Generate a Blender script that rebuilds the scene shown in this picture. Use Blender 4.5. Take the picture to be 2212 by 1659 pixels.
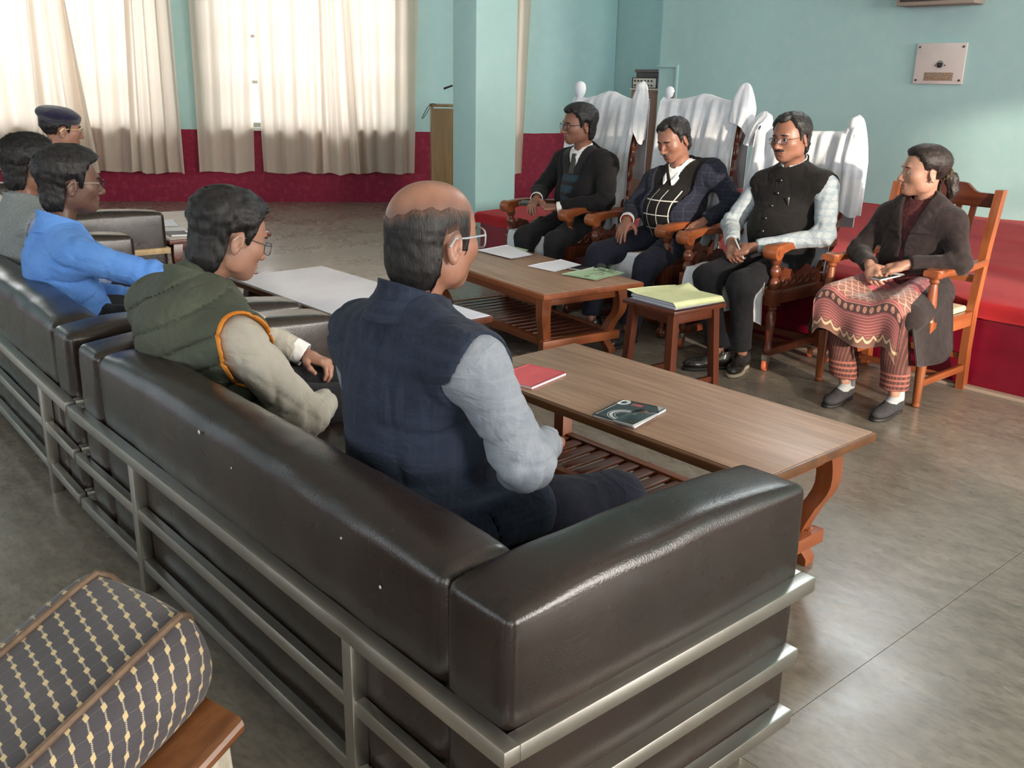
import bpy, bmesh, math, random
import numpy as np
from mathutils import Vector, Matrix
for o in list(bpy.data.objects): bpy.data.objects.remove(o)
sc = bpy.context.scene
C = sc.collection
R = math.radians
# ------------------------------------------------------------------ camera, world, lights
# room frame: X towards the stage, Y along the row of sofas, Z up
F_PX, PITCH, ROLL, AZ, CAM_H = 2063.3, R(17.633), R(1.062), R(41.354), 1.5
def cam_axes():
    fh = Vector((math.sin(AZ), math.cos(AZ), 0)); r0 = Vector((math.cos(AZ), -math.sin(AZ), 0))
    w = fh * math.cos(PITCH) - Vector((0, 0, math.sin(PITCH)))
    u0 = fh * math.sin(PITCH) + Vector((0, 0, math.cos(PITCH)))
    return r0 * math.cos(ROLL) + u0 * math.sin(ROLL), u0 * math.cos(ROLL) - r0 * math.sin(ROLL), w
_r, _u, _w = cam_axes()
cam_d = bpy.data.cameras.new('camera'); cam = bpy.data.objects.new('camera', cam_d); C.objects.link(cam)
cam.matrix_world = Matrix(((_r.x, _u.x, -_w.x, 0), (_r.y, _u.y, -_w.y, 0), (_r.z, _u.z, -_w.z, CAM_H), (0, 0, 0, 1)))
cam_d.sensor_fit = 'HORIZONTAL'; cam_d.sensor_width = 36.0; cam_d.lens = 36.0 * F_PX / 2212.0
cam_d.clip_start = 0.05; cam_d.clip_end = 200
sc.camera = cam
sc.view_settings.view_transform = 'Standard'; sc.view_settings.look = 'None'
sc.view_settings.gamma = 1.0; sc.view_settings.use_curve_mapping = False
sc.view_settings.exposure = 0.85
sc.cycles.use_denoising = True
sc.cycles.max_bounces = 6; sc.cycles.diffuse_bounces = 3; sc.cycles.glossy_bounces = 3; sc.cycles.use_adaptive_sampling = True; sc.cycles.adaptive_threshold = 0.05; sc.cycles.transparent_max_bounces = 12
sc.cycles.sample_clamp_indirect = 6.0; sc.cycles.caustics_reflective = False; sc.cycles.caustics_refractive = False
W = bpy.data.worlds.new('sky'); sc.world = W; W.use_nodes = True
bg = W.node_tree.nodes['Background']; bg.inputs[0].default_value = (0.86, 0.92, 1.0, 1); bg.inputs[1].default_value = 1.5
def area(name, loc, aim, sx, sy, power, col):
    d = bpy.data.lights.new(name, 'AREA'); d.shape = 'RECTANGLE'; d.size = sx; d.size_y = sy; d.energy = power; d.color = col
    o = bpy.data.objects.new(name, d); C.objects.link(o); o.location = loc
    o.rotation_euler = (Vector(aim) - Vector(loc)).to_track_quat('-Z', 'Y').to_euler()
    return o
# the back wall runs obliquely: origin, direction along it (towards the stage wall), inward normal
BW0 = Vector((4.444, 11.90, 0)); BWD = (Vector((6.97, 10.17, 0)) - BW0).normalized(); BWN = Vector((BWD.y, -BWD.x, 0))
if BWN.dot(-BW0) < 0: BWN = -BWN
def bw(u, n=0.0, z=0.0): return BW0 + BWD * u + BWN * n + Vector((0, 0, z))
# daylight in the window openings of the back wall (behind the curtains), the rear wall and the side walls
for u0, u1, pw in ((-4.2, 0.40, 84), (0.85, 3.15, 44), (3.85, 4.5, 12)):
    uc = (u0 + u1) / 2
    area('daylight_back_window', bw(uc, -0.55, 2.1), bw(uc, 3, 1.9), u1 - u0, 2.3, pw, (1.0, 0.97, 0.94))
for x0, pw in ((-4.4, 180), (2.1, 330), (6.3, 400)):
    area('daylight_rear_window', (x0, -6.35, 2.3), (x0 * 0.6 + 1.2, 0, 1.2), 2.6, 2.4, pw, (1.0, 0.93, 0.84))
for y0 in (-2.0, 3.0, 8.0):
    area('daylight_left_window', (-6.35, y0, 2.4), (0, y0, 1.2), 2.6, 2.2, 40, (0.93, 0.97, 1.0))
area('daylight_high_window', (8.75, 4.1, 4.5), (2.5, 2.8, 0), 1.2, 1.15, 60, (0.92, 0.98, 1.0))
sun_d = bpy.data.lights.new('sun', 'SUN'); sun_d.energy = 3.6; sun_d.angle = R(1.5); sun_d.color = (1.0, 0.86, 0.68)
sun = bpy.data.objects.new('sun', sun_d); C.objects.link(sun)
sun.rotation_euler = Vector((0.30, 0.93, -0.20)).to_track_quat('-Z', 'Y').to_euler()
# ------------------------------------------------------------------ materials
MATS = {}
def nd(t, kind, **kw):
    n = t.nodes.new(kind)
    for k, v in kw.items():
        if k in n.inputs: n.inputs[k].default_value = v
        else: setattr(n, k, v)
    return n
def rgba(c): return (c[0], c[1], c[2], 1.0)
def srgb(r, g, b):
    f = lambda v: (v / 255 / 12.92) if v / 255 <= 0.04045 else ((v / 255 + 0.055) / 1.055) ** 2.4
    return (f(r), f(g), f(b))
def mat(name, col, rough=0.6, col2=None, scale=(6, 6, 6), amt=1.0, bump=0.0, bscale=80.0, metal=0.0, spec=0.5, detail=4.0, sss=0.0, coat=0.0, sheen=0.0, rvar=0.0, lo=0.35, hi=0.65):
    if name in MATS: return MATS[name]
    m = bpy.data.materials.new(name); m.use_nodes = True; t = m.node_tree; L = t.links
    p = t.nodes['Principled BSDF']
    p.inputs['Base Color'].default_value = rgba(col); p.inputs['Roughness'].default_value = rough
    p.inputs['Metallic'].default_value = metal; p.inputs['Specular IOR Level'].default_value = spec
    p.inputs['Coat Weight'].default_value = coat; p.inputs['Sheen Weight'].default_value = sheen
    if sss: p.inputs['Subsurface Weight'].default_value = sss; p.inputs['Subsurface Radius'].default_value = (0.012, 0.005, 0.003); p.inputs['Subsurface Scale'].default_value = 1.0
    tc = nd(t, 'ShaderNodeTexCoord')
    if col2 is not None or rvar:
        mp = nd(t, 'ShaderNodeMapping'); mp.inputs['Scale'].default_value = scale; L.new(tc.outputs['Object'], mp.inputs[0])
        no = nd(t, 'ShaderNodeTexNoise', Detail=detail, Scale=1.0, Roughness=0.6); L.new(mp.outputs[0], no.inputs['Vector'])
        rp = nd(t, 'ShaderNodeMapRange'); rp.inputs[1].default_value = lo; rp.inputs[2].default_value = hi; L.new(no.outputs[0], rp.inputs[0])
        if col2 is not None:
            mx = nd(t, 'ShaderNodeMix', data_type='RGBA'); mx.inputs['A'].default_value = rgba(col); mx.inputs['B'].default_value = rgba(col2)
            if amt != 1.0:
                mu = nd(t, 'ShaderNodeMath', operation='MULTIPLY'); mu.inputs[1].default_value = amt; L.new(rp.outputs[0], mu.inputs[0]); L.new(mu.outputs[0], mx.inputs['Factor'])
            else: L.new(rp.outputs[0], mx.inputs['Factor'])
            L.new(mx.outputs['Result'], p.inputs['Base Color'])
        if rvar:
            r2 = nd(t, 'ShaderNodeMapRange'); r2.inputs[3].default_value = rough - rvar; r2.inputs[4].default_value = rough + rvar
            L.new(no.outputs[0], r2.inputs[0]); L.new(r2.outputs[0], p.inputs['Roughness'])
    if bump:
        nb = nd(t, 'ShaderNodeTexNoise', Scale=bscale, Detail=3.0); L.new(tc.outputs['Object'], nb.inputs['Vector'])
        bp = nd(t, 'ShaderNodeBump', Strength=bump, Distance=0.01); L.new(nb.outputs[0], bp.inputs['Height']); L.new(bp.outputs[0], p.inputs['Normal'])
    MATS[name] = m
    return m
class NT:
    """tiny node-expression helper"""
    def __init__(s, name, rough=0.7, spec=0.4, sheen=0.0):
        s.m = bpy.data.materials.new(name); s.m.use_nodes = True; s.t = s.m.node_tree; s.p = s.t.nodes['Principled BSDF']
        s.p.inputs['Roughness'].default_value = rough; s.p.inputs['Specular IOR Level'].default_value = spec; s.p.inputs['Sheen Weight'].default_value = sheen
        s.tc = nd(s.t, 'ShaderNodeTexCoord'); MATS[name] = s.m
    def xyz(s, out='Object', scale=(1, 1, 1), rot=(0, 0, 0)):
        mp = nd(s.t, 'ShaderNodeMapping'); mp.inputs['Scale'].default_value = scale; mp.inputs['Rotation'].default_value = rot
        s.t.links.new(s.tc.outputs[out], mp.inputs[0]); sp = nd(s.t, 'ShaderNodeSeparateXYZ'); s.t.links.new(mp.outputs[0], sp.inputs[0])
        return sp.outputs[0], sp.outputs[1], sp.outputs[2]
    def _in(s, sock, v):
        if hasattr(v, 'is_output'): s.t.links.new(v, sock)
        else: sock.default_value = v
    def op(s, o, a, b=0.0, c=0.0):
        n = nd(s.t, 'ShaderNodeMath', operation=o); s._in(n.inputs[0], a); s._in(n.inputs[1], b)
        if o in ('SMOOTH_MIN', 'COMPARE', 'WRAP', 'MULTIPLY_ADD', 'PINGPONG'): s._in(n.inputs[2], c)
        return n.outputs[0]
    def line(s, v, period, width):      # 1 on thin lines repeating with a period
        f = s.op('FRACT', s.op('DIVIDE', v, period)); d = s.op('ABSOLUTE', s.op('SUBTRACT', f, 0.5)); return s.op('LESS_THAN', d, 0.5 * width / period)
    def noise(s, scale, out='Object', sc3=(1, 1, 1), detail=3.0, lo=0.35, hi=0.65):
        mp = nd(s.t, 'ShaderNodeMapping'); mp.inputs['Scale'].default_value = sc3; s.t.links.new(s.tc.outputs[out], mp.inputs[0])
        n = nd(s.t, 'ShaderNodeTexNoise', Scale=scale, Detail=detail); s.t.links.new(mp.outputs[0], n.inputs['Vector'])
        r = nd(s.t, 'ShaderNodeMapRange'); r.inputs[1].default_value = lo; r.inputs[2].default_value = hi; s.t.links.new(n.outputs[0], r.inputs[0]); return r.outputs[0]
    def mix(s, f, a, b):
        n = nd(s.t, 'ShaderNodeMix', data_type='RGBA'); s._in(n.inputs['Factor'], f)
        for k, v in (('A', a), ('B', b)):
            if hasattr(v, 'is_output'): s.t.links.new(v, n.inputs[k])
            else: n.inputs[k].default_value = rgba(v)
        return n.outputs['Result']
    def col(s, c): s.t.links.new(c, s.p.inputs['Base Color']); return s.m
    def bump(s, h, strength=0.3, dist=0.005):
        b = nd(s.t, 'ShaderNodeBump', Strength=strength, Distance=dist); s.t.links.new(h, b.inputs['Height']); s.t.links.new(b.outputs[0], s.p.inputs['Normal'])
# ------------------------------------------------------------------ object helpers
def link(o, parent=None):
    C.objects.link(o)
    if parent is not None: o.parent = parent
    return o
def tag(o, label=None, cat=None, group=None, kind=None):
    if label: o['label'] = label
    if cat: o['category'] = cat
    if group: o['group'] = group
    if kind: o['kind'] = kind
    return o
def thing(name, label, cat, loc=(0, 0, 0), rz=0.0, group=None):
    o = bpy.data.objects.new(name, None); o.empty_display_size = 0.1; link(o); o.location = loc; o.rotation_euler = (0, 0, rz)
    return tag(o, label, cat, group)
def mesh_obj(name, verts, faces, m=None, parent=None, smooth=True, uv=None):
    me = bpy.data.meshes.new(name); me.from_pydata([tuple(map(float, v)) for v in verts], [], [tuple(map(int, f)) for f in faces]); 
    if smooth: me.polygons.foreach_set('use_smooth', [True] * len(me.polygons))
    if uv is not None:
        ul = me.uv_layers.new(name='UVMap'); idx = np.zeros(len(me.loops), dtype=np.int32); me.loops.foreach_get('vertex_index', idx)
        ul.data.foreach_set('uv', np.asarray(uv, dtype=np.float32)[idx].ravel())
    if m is not None: me.materials.append(m)
    return link(bpy.data.objects.new(name, me), parent)
def sharp(me, ang=35):
    me.polygons.foreach_set('use_smooth', [True] * len(me.polygons))
    try: me.set_sharp_from_angle(angle=R(ang))
    except Exception: pass
class MB:
    """collects shapes of one part"""
    def __init__(s): s.bm = bmesh.new()
    def _add(s, verts, faces, M=None):
        vs = [s.bm.verts.new((M @ Vector(v)) if M is not None else v) for v in verts]
        for f in faces:
            try: s.bm.faces.new([vs[i] for i in f])
            except ValueError: pass
        return vs
    def box(s, lo, hi, bev=0.0, M=None, seg=2):
        b = bmesh.new(); x0, y0, z0 = lo; x1, y1, z1 = hi
        bmesh.ops.create_cube(b, size=1.0)
        for v in b.verts: v.co = Vector(((x0 + x1) / 2 + v.co.x * (x1 - x0), (y0 + y1) / 2 + v.co.y * (y1 - y0), (z0 + z1) / 2 + v.co.z * (z1 - z0)))
        if bev: bmesh.ops.bevel(b, geom=list(b.edges), offset=bev, segments=seg, profile=0.6, affect='EDGES')
        s._merge(b, M); return s
    def _merge(s, b, M=None):
        b.verts.index_update(); s._add([v.co.copy() for v in b.verts], [[v.index for v in f.verts] for f in b.faces], M); b.free()
    def lathe(s, prof, n=14, M=None, caps=True):
        vs, fs = [], []
        for r, z in prof:
            for k in range(n):
                a = 2 * math.pi * k / n; vs.append((r * math.cos(a), r * math.sin(a), z))
        for i in range(len(prof) - 1):
            for k in range(n):
                fs.append((i * n + k, i * n + (k + 1) % n, (i + 1) * n + (k + 1) % n, (i + 1) * n + k))
        if caps: fs.append(tuple(range(n - 1, -1, -1))); fs.append(tuple((len(prof) - 1) * n + k for k in range(n)))
        s._add(vs, fs, M); return s
    def tube(s, pts, r, n=8, closed=False, M=None, flat=None):
        pts = [Vector(p) for p in pts]; N = len(pts); vs, fs = [], []
        rr = r if isinstance(r, (list, tuple)) else [r] * N
        prev = None
        for i, p in enumerate(pts):
            a = pts[(i - 1) % N] if (closed or i > 0) else p; b = pts[(i + 1) % N] if (closed or i < N - 1) else p
            t = (b - a).normalized()
            if prev is None: nrm = t.orthogonal().normalized()
            else: nrm = (prev - t * prev.dot(t)).normalized()
            prev = nrm; bn = t.cross(nrm)
            for k in range(n):
                an = 2 * math.pi * k / n; vs.append(p + (nrm * math.cos(an) + bn * math.sin(an)) * rr[i])
        m = N if closed else N - 1
        for i in range(m):
            j = (i + 1) % N
            for k in range(n): fs.append((i * n + k, i * n + (k + 1) % n, j * n + (k + 1) % n, j * n + k))
        if not closed: fs.append(tuple(range(n - 1, -1, -1))); fs.append(tuple((N - 1) * n + k for k in range(n)))
        s._add(vs, fs, M); return s
    def loft(s, rings, M=None, caps=True):
        n = len(rings[0]); vs = [p for r in rings for p in r]; fs = []
        for i in range(len(rings) - 1):
            for k in range(n): fs.append((i * n + k, i * n + (k + 1) % n, (i + 1) * n + (k + 1) % n, (i + 1) * n + k))
        if caps: fs.append(tuple(range(n - 1, -1, -1))); fs.append(tuple((len(rings) - 1) * n + k for k in range(n)))
        s._add(vs, fs, M); return s
    def prism(s, poly, lo, hi, axis='z', M=None, bev=0.0):
        n = len(poly)
        f = {'z': lambda p, h: (p[0], p[1], h), 'y': lambda p, h: (p[0], h, p[1]), 'x': lambda p, h: (h, p[0], p[1])}[axis]
        vs = [f(p, lo) for p in poly] + [f(p, hi) for p in poly]
        fs = [tuple(range(n - 1, -1, -1)), tuple(range(n, 2 * n))] + [(k, (k + 1) % n, n + (k + 1) % n, n + k) for k in range(n)]
        s._add(vs, fs, M); return s
    def build(s, name, m, parent=None, ang=35, weld=False):
        if weld: bmesh.ops.remove_doubles(s.bm, verts=s.bm.verts, dist=1e-5)
        bmesh.ops.recalc_face_normals(s.bm, faces=s.bm.faces)
        me = bpy.data.meshes.new(name); s.bm.to_mesh(me); s.bm.free(); sharp(me, ang)
        if m is not None: me.materials.append(m)
        return link(bpy.data.objects.new(name, me), parent)
def copy_tree(o, parent=None):
    c = o.copy(); C.objects.link(c); c.parent = parent
    for ch in [x for x in o.children]: copy_tree(ch, c)
    return c
def pillow(name, lo, hi, r, m, parent=None, crown=0.0, puff=0.0, n=(10, 14, 10), wr=0.0, seed=0):
    """upholstered block: rounded edges, crowned top, slightly puffed faces"""
    lo, hi = np.array(lo, float), np.array(hi, float); c = (lo + hi) / 2; h = (hi - lo) / 2
    V, Fc = [], []
    def par(k, hh):                                # grid dense near the edges
        inner = np.linspace(-(hh - r), hh - r, k); e = np.array([0, .35, .7]) * r
        return np.concatenate([-hh + e, inner, hh - e[::-1]])
    ps = [par(n[i], h[i]) for i in range(3)]
    for ax in range(3):
        i, j = [(1, 2), (2, 0), (0, 1)][ax]
        for sg in (-1, 1):
            A, B = np.meshgrid(ps[i], ps[j], indexing='ij'); P = np.zeros(A.shape + (3,)); P[..., i] = A; P[..., j] = B; P[..., ax] = sg * h[ax]
            base = sum(len(v) for v in V); V.append(P.reshape(-1, 3)); na, nb_ = A.shape
            for a_ in range(na - 1):
                for b_ in range(nb_ - 1):
                    q = [base + a_ * nb_ + b_, base + (a_ + 1) * nb_ + b_, base + (a_ + 1) * nb_ + b_ + 1, base + a_ * nb_ + b_ + 1]
                    Fc.append(q if sg > 0 else q[::-1])
    P = np.concatenate(V); q = np.clip(P, -(h - r), h - r); d = P - q; ln = np.linalg.norm(d, axis=1, keepdims=True); P = q + d / np.maximum(ln, 1e-9) * r
    u = P / h
    if crown: P[:, 2] += crown * np.clip(u[:, 2], 0, 1) ** 3 * (1 - np.minimum(1, np.abs(u[:, 0])) ** 2.5) * (1 - 0.6 * np.minimum(1, np.abs(u[:, 1])) ** 6)
    if puff:
        for ax in range(3):
            i, j = [(1, 2), (2, 0), (0, 1)][ax]
            P[:, ax] += puff * np.sign(u[:, ax]) * np.clip(np.abs(u[:, ax]), 0, 1) ** 6 * (1 - np.clip(u[:, i], -1, 1) ** 4) * (1 - np.clip(u[:, j], -1, 1) ** 4)
    if wr:
        rs = np.random.RandomState(seed)
        for k in range(5):
            f = rs.normal(size=3) * 22; P[:, 2] += wr * np.sin(P @ f + rs.rand() * 6) * np.clip(u[:, 2], 0, 1) ** 2
            g = rs.normal(size=3) * 16; P[:, 0] += wr * 0.7 * np.sin(P @ g + rs.rand() * 6) * np.abs(u[:, 0]) ** 4; P[:, 1] += wr * 0.7 * np.sin(P @ g[::-1] + 1) * np.abs(u[:, 1]) ** 4
    P += c
    me = bpy.data.meshes.new(name); me.from_pydata(P.tolist(), [], Fc)
    b = bmesh.new(); b.from_mesh(me); bmesh.ops.remove_doubles(b, verts=b.verts, dist=1e-5); bmesh.ops.recalc_face_normals(b, faces=b.faces); b.to_mesh(me); b.free()
    me.polygons.foreach_set('use_smooth', [True] * len(me.polygons)); me.materials.append(m)
    return link(bpy.data.objects.new(name, me), parent)
def grid_obj(name, fn, nu, nv, m, parent=None, thick=0.0, uvfn=None, kind=None):
    """cloth or paper: a sheet fn(u,v) over the unit square, given real thickness"""
    us = np.linspace(0, 1, nu); vs = np.linspace(0, 1, nv); V = []; UV = []
    for u in us:
        for v in vs: V.append(fn(u, v)); UV.append((u, v) if uvfn is None else uvfn(u, v))
    V = np.array(V, float); Fc = [(i * nv + j, (i + 1) * nv + j, (i + 1) * nv + j + 1, i * nv + j + 1) for i in range(nu - 1) for j in range(nv - 1)]
    if thick:
        G = V.reshape(nu, nv, 3); du = np.gradient(G, axis=0); dv = np.gradient(G, axis=1); N = np.cross(du, dv); N /= np.maximum(np.linalg.norm(N, axis=2, keepdims=True), 1e-9)
        B = (G - N * thick).reshape(-1, 3); o = len(V); V = np.concatenate([V, B]); F2 = [tuple(o + k for k in f[::-1]) for f in Fc]
        bd = [i * nv for i in range(nu)] + [(nu - 1) * nv + j for j in range(1, nv)] + [i * nv + nv - 1 for i in range(nu - 2, -1, -1)] + [j for j in range(nv - 2, 0, -1)]
        F3 = [(bd[k], o + bd[k], o + bd[(k + 1) % len(bd)], bd[(k + 1) % len(bd)]) for k in range(len(bd))]
        F3 = [f[::-1] for f in F3]
        Fc = Fc + F2 + F3; UV = UV + UV
    return mesh_obj(name, V, Fc, m, parent, True, UV)
def loc_mat(loc, rz=0.0, rx=0.0, ry=0.0): return Matrix.Translation(loc) @ Matrix.Rotation(rz, 4, 'Z') @ Matrix.Rotation(ry, 4, 'Y') @ Matrix.Rotation(rx, 4, 'X')
# ================================================================== THE ROOM
TURQ = srgb(168, 206, 207); MAROON = srgb(128, 22, 52)
def wall_mat(name, dado=None, base=TURQ):
    n = NT(name, rough=0.62, spec=0.3)
    a = n.noise(1.3, detail=5); b = n.noise(9, detail=4, lo=0.45, hi=0.75)
    c = n.mix(n.op('MULTIPLY', a, 0.35), base, tuple(v * 0.86 for v in base)); c = n.mix(n.op('MULTIPLY', b, 0.10), c, (0.75, 0.78, 0.74))
    if dado is not None:
        x, y, z = n.xyz(); w = n.op('MULTIPLY', n.op('SUBTRACT', n.noise(3.0), 0.5), 0.012)
        red = n.mix(n.noise(14, detail=5, lo=0.5, hi=0.8), MAROON, tuple(min(1, v * 1.5 + 0.02) for v in MAROON))
        c = n.mix(n.op('LESS_THAN', n.op('ADD', z, w), dado), c, red)
    n.bump(n.noise(60), 0.05, 0.003)
    return n.col(c)
M_wall = wall_mat('turquoise_wall_paint'); M_dado = wall_mat('turquoise_wall_with_maroon_dado', 0.87)
M_cream = mat('cream_ceiling_paint', srgb(225, 225, 215), 0.7, srgb(205, 205, 195), scale=(1, 1, 1))
M_winframe = mat('painted_window_frame', srgb(190, 190, 180), 0.5)
def glass_mat():
    m = bpy.data.materials.new('window_glass'); m.use_nodes = True; t = m.node_tree; t.nodes.clear()
    o = nd(t, 'ShaderNodeOutputMaterial'); mx = nd(t, 'ShaderNodeMixShader'); tr = nd(t, 'ShaderNodeBsdfTransparent'); gl = nd(t, 'ShaderNodeBsdfGlossy', Roughness=0.05)
    fr = nd(t, 'ShaderNodeFresnel', IOR=1.3); t.links.new(fr.outputs[0], mx.inputs[0]); t.links.new(tr.outputs[0], mx.inputs[1]); t.links.new(gl.outputs[0], mx.inputs[2]); t.links.new(mx.outputs[0], o.inputs[0])
    return m
M_glass = glass_mat()
def frame_mat(o, d, n): return Matrix(((d.x, n.x, 0, o.x), (d.y, n.y, 0, o.y), (0, 0, 1, 0), (0, 0, 0, 1)))   # local x along the wall, y inwards
def wall(name, M, u0, u1, top, thick, openings, m):
    """wall slab with real openings; local y from -thick to 0, room on the +y side"""
    mb = MB(); cuts = sorted(openings); u = u0
    for (a, b, z0, z1) in cuts:
        mb.box((u, -thick, 0), (a, 0, top)); mb.box((a, -thick, 0), (b, 0, z0)); mb.box((a, -thick, z1), (b, 0, top)); u = b
    mb.box((u, -thick, 0), (u1, 0, top))
    o = mb.build(name, m); o.matrix_world = M; return tag(o, kind='structure')
wcount = [0]
def window(M, a, b, z0, z1, cols, rows, thick):
    wcount[0] += 1
    e = bpy.data.objects.new('window_%d' % wcount[0], None); link(e); e.matrix_world = M; tag(e, kind='structure'); y = -thick * 0.6; f = 0.05
    mb = MB(); mb.box((a, y - .03, z0), (b, y + .03, z0 + f)).box((a, y - .03, z1 - f), (b, y + .03, z1)).box((a, y - .03, z0), (a + f, y + .03, z1)).box((b - f, y - .03, z0), (b, y + .03, z1)); mb.build('window_frame', M_winframe, e)
    for i in range(1, cols): x = a + (b - a) * i / cols; MB().box((x - .022, y - .025, z0 + f), (x + .022, y + .025, z1 - f)).build('mullion', M_winframe, e)
    for j in range(1, rows): z = z0 + (z1 - z0) * j / rows; MB().box((a + f, y - .02, z - .018), (b - f, y + .02, z + .018)).build('window_bar', M_winframe, e)
    for i in range(cols): MB().box((a + (b - a) * i / cols, y - .003, z0 + f), (a + (b - a) * (i + 1) / cols, y + .003, z1 - f)).build('pane', M_glass, e)
    MB().box((a - .05, -0.02, z0 - .04), (b + .05, .05, z0), .008).build('window_sill', M_cream, e)
    return e
TOP = 5.6
# floor: cast cement panels with thin joints
def floor_mat():
    n = NT('worn_cement_floor', rough=0.30, spec=0.5)
    a = n.noise(0.7, detail=9, lo=0.25, hi=0.75); b = n.noise(2.6, sc3=(1.5, .8, 1), detail=10, lo=0.28, hi=0.75); c3 = n.noise(13, sc3=(1.6, .6, 1), detail=8, lo=0.36, hi=0.74); d4 = n.noise(42, sc3=(1.6, .7, 1), detail=5, lo=0.45, hi=0.7)
    c = n.mix(a, srgb(112, 106, 97), srgb(146, 136, 123)); c = n.mix(n.op('MULTIPLY', b, 0.42), c, srgb(84, 79, 72)); c = n.mix(n.op('MULTIPLY', c3, 0.42), c, srgb(172, 161, 148)); c = n.mix(n.op('MULTIPLY', d4, 0.4), c, srgb(78, 73, 66))
    sp = n.noise(70, detail=2, lo=0.70, hi=0.76); c = n.mix(n.op('MULTIPLY', sp, 0.5), c, srgb(60, 56, 50))
    r = n.op('ADD', n.op('MULTIPLY', n.noise(1.7, detail=7), 0.12), 0.18); n.t.links.new(n.op('ADD', r, n.op('MULTIPLY', n.op('ADD', b, c3), 0.045)), n.p.inputs['Roughness'])
    n.bump(c3, 0.05, 0.004)
    return n.col(c)
M_floor = floor_mat()
M_joint = mat('dark_floor_joint', srgb(116, 110, 100), 0.8)
fl = MB().box((-6.4, -6.4, -0.12), (10.2, 16.5, -0.006)).build('floor', M_joint); tag(fl, kind='structure')
ys = [-6.4, -4.2, -1.6, 1.05, 3.7, 6.35, 9.0, 11.65, 14.0, 16.5]; xs = [-6.4, -3.65, -1.0, 1.65, 3.45, 6.3, 10.2]
for i in range(len(xs) - 1):
    for j in range(len(ys) - 1):
        MB().box((xs[i] + .0009, ys[j] + .0009, -0.05), (xs[i + 1] - .0009, ys[j + 1] - .0009, 0.0)).build('floor_panel', M_floor, fl)
tag(MB().box((-6.6, -6.6, TOP), (10.2, 16.5, TOP + .2)).build('ceiling', M_cream), kind='structure')
# back wall with its curtained windows
MBK = frame_mat(BW0, BWD, BWN); WIN = [(-4.2, 0.40, .9, 3.0), (0.85, 3.15, .9, 3.0), (3.85, 4.5, .9, 3.0)]
wall('wall_back', MBK, -11.5, 5.78, TOP, 0.25, WIN, M_dado)
for (a, b, z0, z1), cc in zip(WIN, (6, 3, 1)): window(MBK, a, b, z0, z1, cc, 4, 0.25)
tag(MB().box((9.22, 6.9, 0), (9.45, 8.66, TOP)).build('wall_recess', M_dado), kind='structure')
# stage wall (right), side wall (left), wall behind the camera (rear)
MRT = Matrix(((0, -1, 0, 8.4), (-1, 0, 0, 0), (0, 0, 1, 0), (0, 0, 0, 1)))         # local x = -Y, local y = -X
wall('wall_right', MRT, -7.21, 6.6, TOP, 0.22, [(-4.7, -3.5, 3.9, 5.1)], M_wall)
window(MRT, -4.7, -3.5, 3.9, 5.1, 2, 2, 0.22)
MLF = Matrix(((0, 1, 0, -6.2), (-1, 0, 0, 0), (0, 0, 1, 0), (0, 0, 0, 1)))
wall('wall_left', MLF, -16.5, 6.6, TOP, 0.25, [(-9.3, -6.7, 1.2, 3.5), (-4.3, -1.7, 1.2, 3.5), (0.7, 3.3, 1.2, 3.5)], M_dado)
for a in (-9.3, -4.3, 0.7): window(MLF, a, a + 2.6, 1.2, 3.5, 3, 3, 0.25)
MRR = Matrix(((1, 0, 0, 0), (0, 1, 0, -6.2), (0, 0, 1, 0), (0, 0, 0, 1)))
RW = [(-5.7, -3.1, 1.1, 3.5), (1.2, 3.0, 1.1, 3.5), (5.0, 7.6, 1.1, 3.5)]
wall('wall_rear', MRR, -6.4, 8.6, TOP, 0.25, RW, M_dado)
for w in RW: window(MRR, *w, 3, 3, 0.25)
# column beside the stage
cb = MB().box((5.6, 6.922, 0), (6.083, 7.26, TOP), .012)
tag(cb.build('column', wall_mat('column_paint', None, srgb(176, 213, 212))), 'turquoise painted square column beside the red stage', 'column', kind='structure')
# stage
M_maroon = mat('maroon_stage_paint', srgb(138, 14, 44), 0.4, srgb(112, 10, 36), scale=(2, 2, 4), bump=0.1, bscale=40)
st = MB().box((4.99, -6.0, 0), (8.4, 6.1, 0.44), .006); tag(st.build('stage', M_maroon), 'low maroon painted stage running along the right wall', 'stage', kind='structure')
tag(MB().box((4.93, -6.0, 0), (4.988, 6.1, 0.018), .004).build('trim_1', mat('cement_skirting', srgb(170, 150, 135), 0.7)), kind='structure')
n = NT('red_stage_cloth', rough=0.85, spec=0.1, sheen=0.05)
c = n.mix(n.noise(2.5, detail=6), srgb(172, 42, 48), srgb(152, 32, 42)); c = n.mix(n.op('MULTIPLY', n.noise(160, sc3=(1, 8, 1)), 0.25), c, srgb(192, 64, 66)); n.bump(n.noise(300, sc3=(1, 6, 1)), 0.25, 0.002); M_redcloth = n.col(c)
def cloth_fn(u, v):
    y = -5.98 + u * 12.13; s = v * 3.75
    drop = 0.075 + 0.006 * math.sin(y * 5.1) + 0.006 * math.sin(y * 13 + 1)
    rip = 0.003 * math.sin(y * 2.3 + 2 * math.sin(s * 2)) + 0.004 * math.sin(s * 7 + y * 1.3) + 0.003 * math.sin(y * 9 + s * 3)
    if v < 0.12:
        k = v / 0.12
        if k < 0.5: return (4.977 + 0.006 * math.sin(y * 17), y, 0.452 - drop * (1 - k / 0.5))
        k = (k - .5) / .5; return (4.977 + 0.05 * k, y, 0.452 + 0.012 * math.sin(k * 1.57) + rip * k)
    k = (v - 0.12) / 0.88
    fold = 0.02 * math.exp(-((s - 1.35 - 0.04 * math.sin(y)) / 0.035) ** 2) + 0.016 * math.exp(-((s - 2.5) / 0.03) ** 2)
    return (5.027 + k * 3.36, y, 0.464 + rip + fold)
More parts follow.
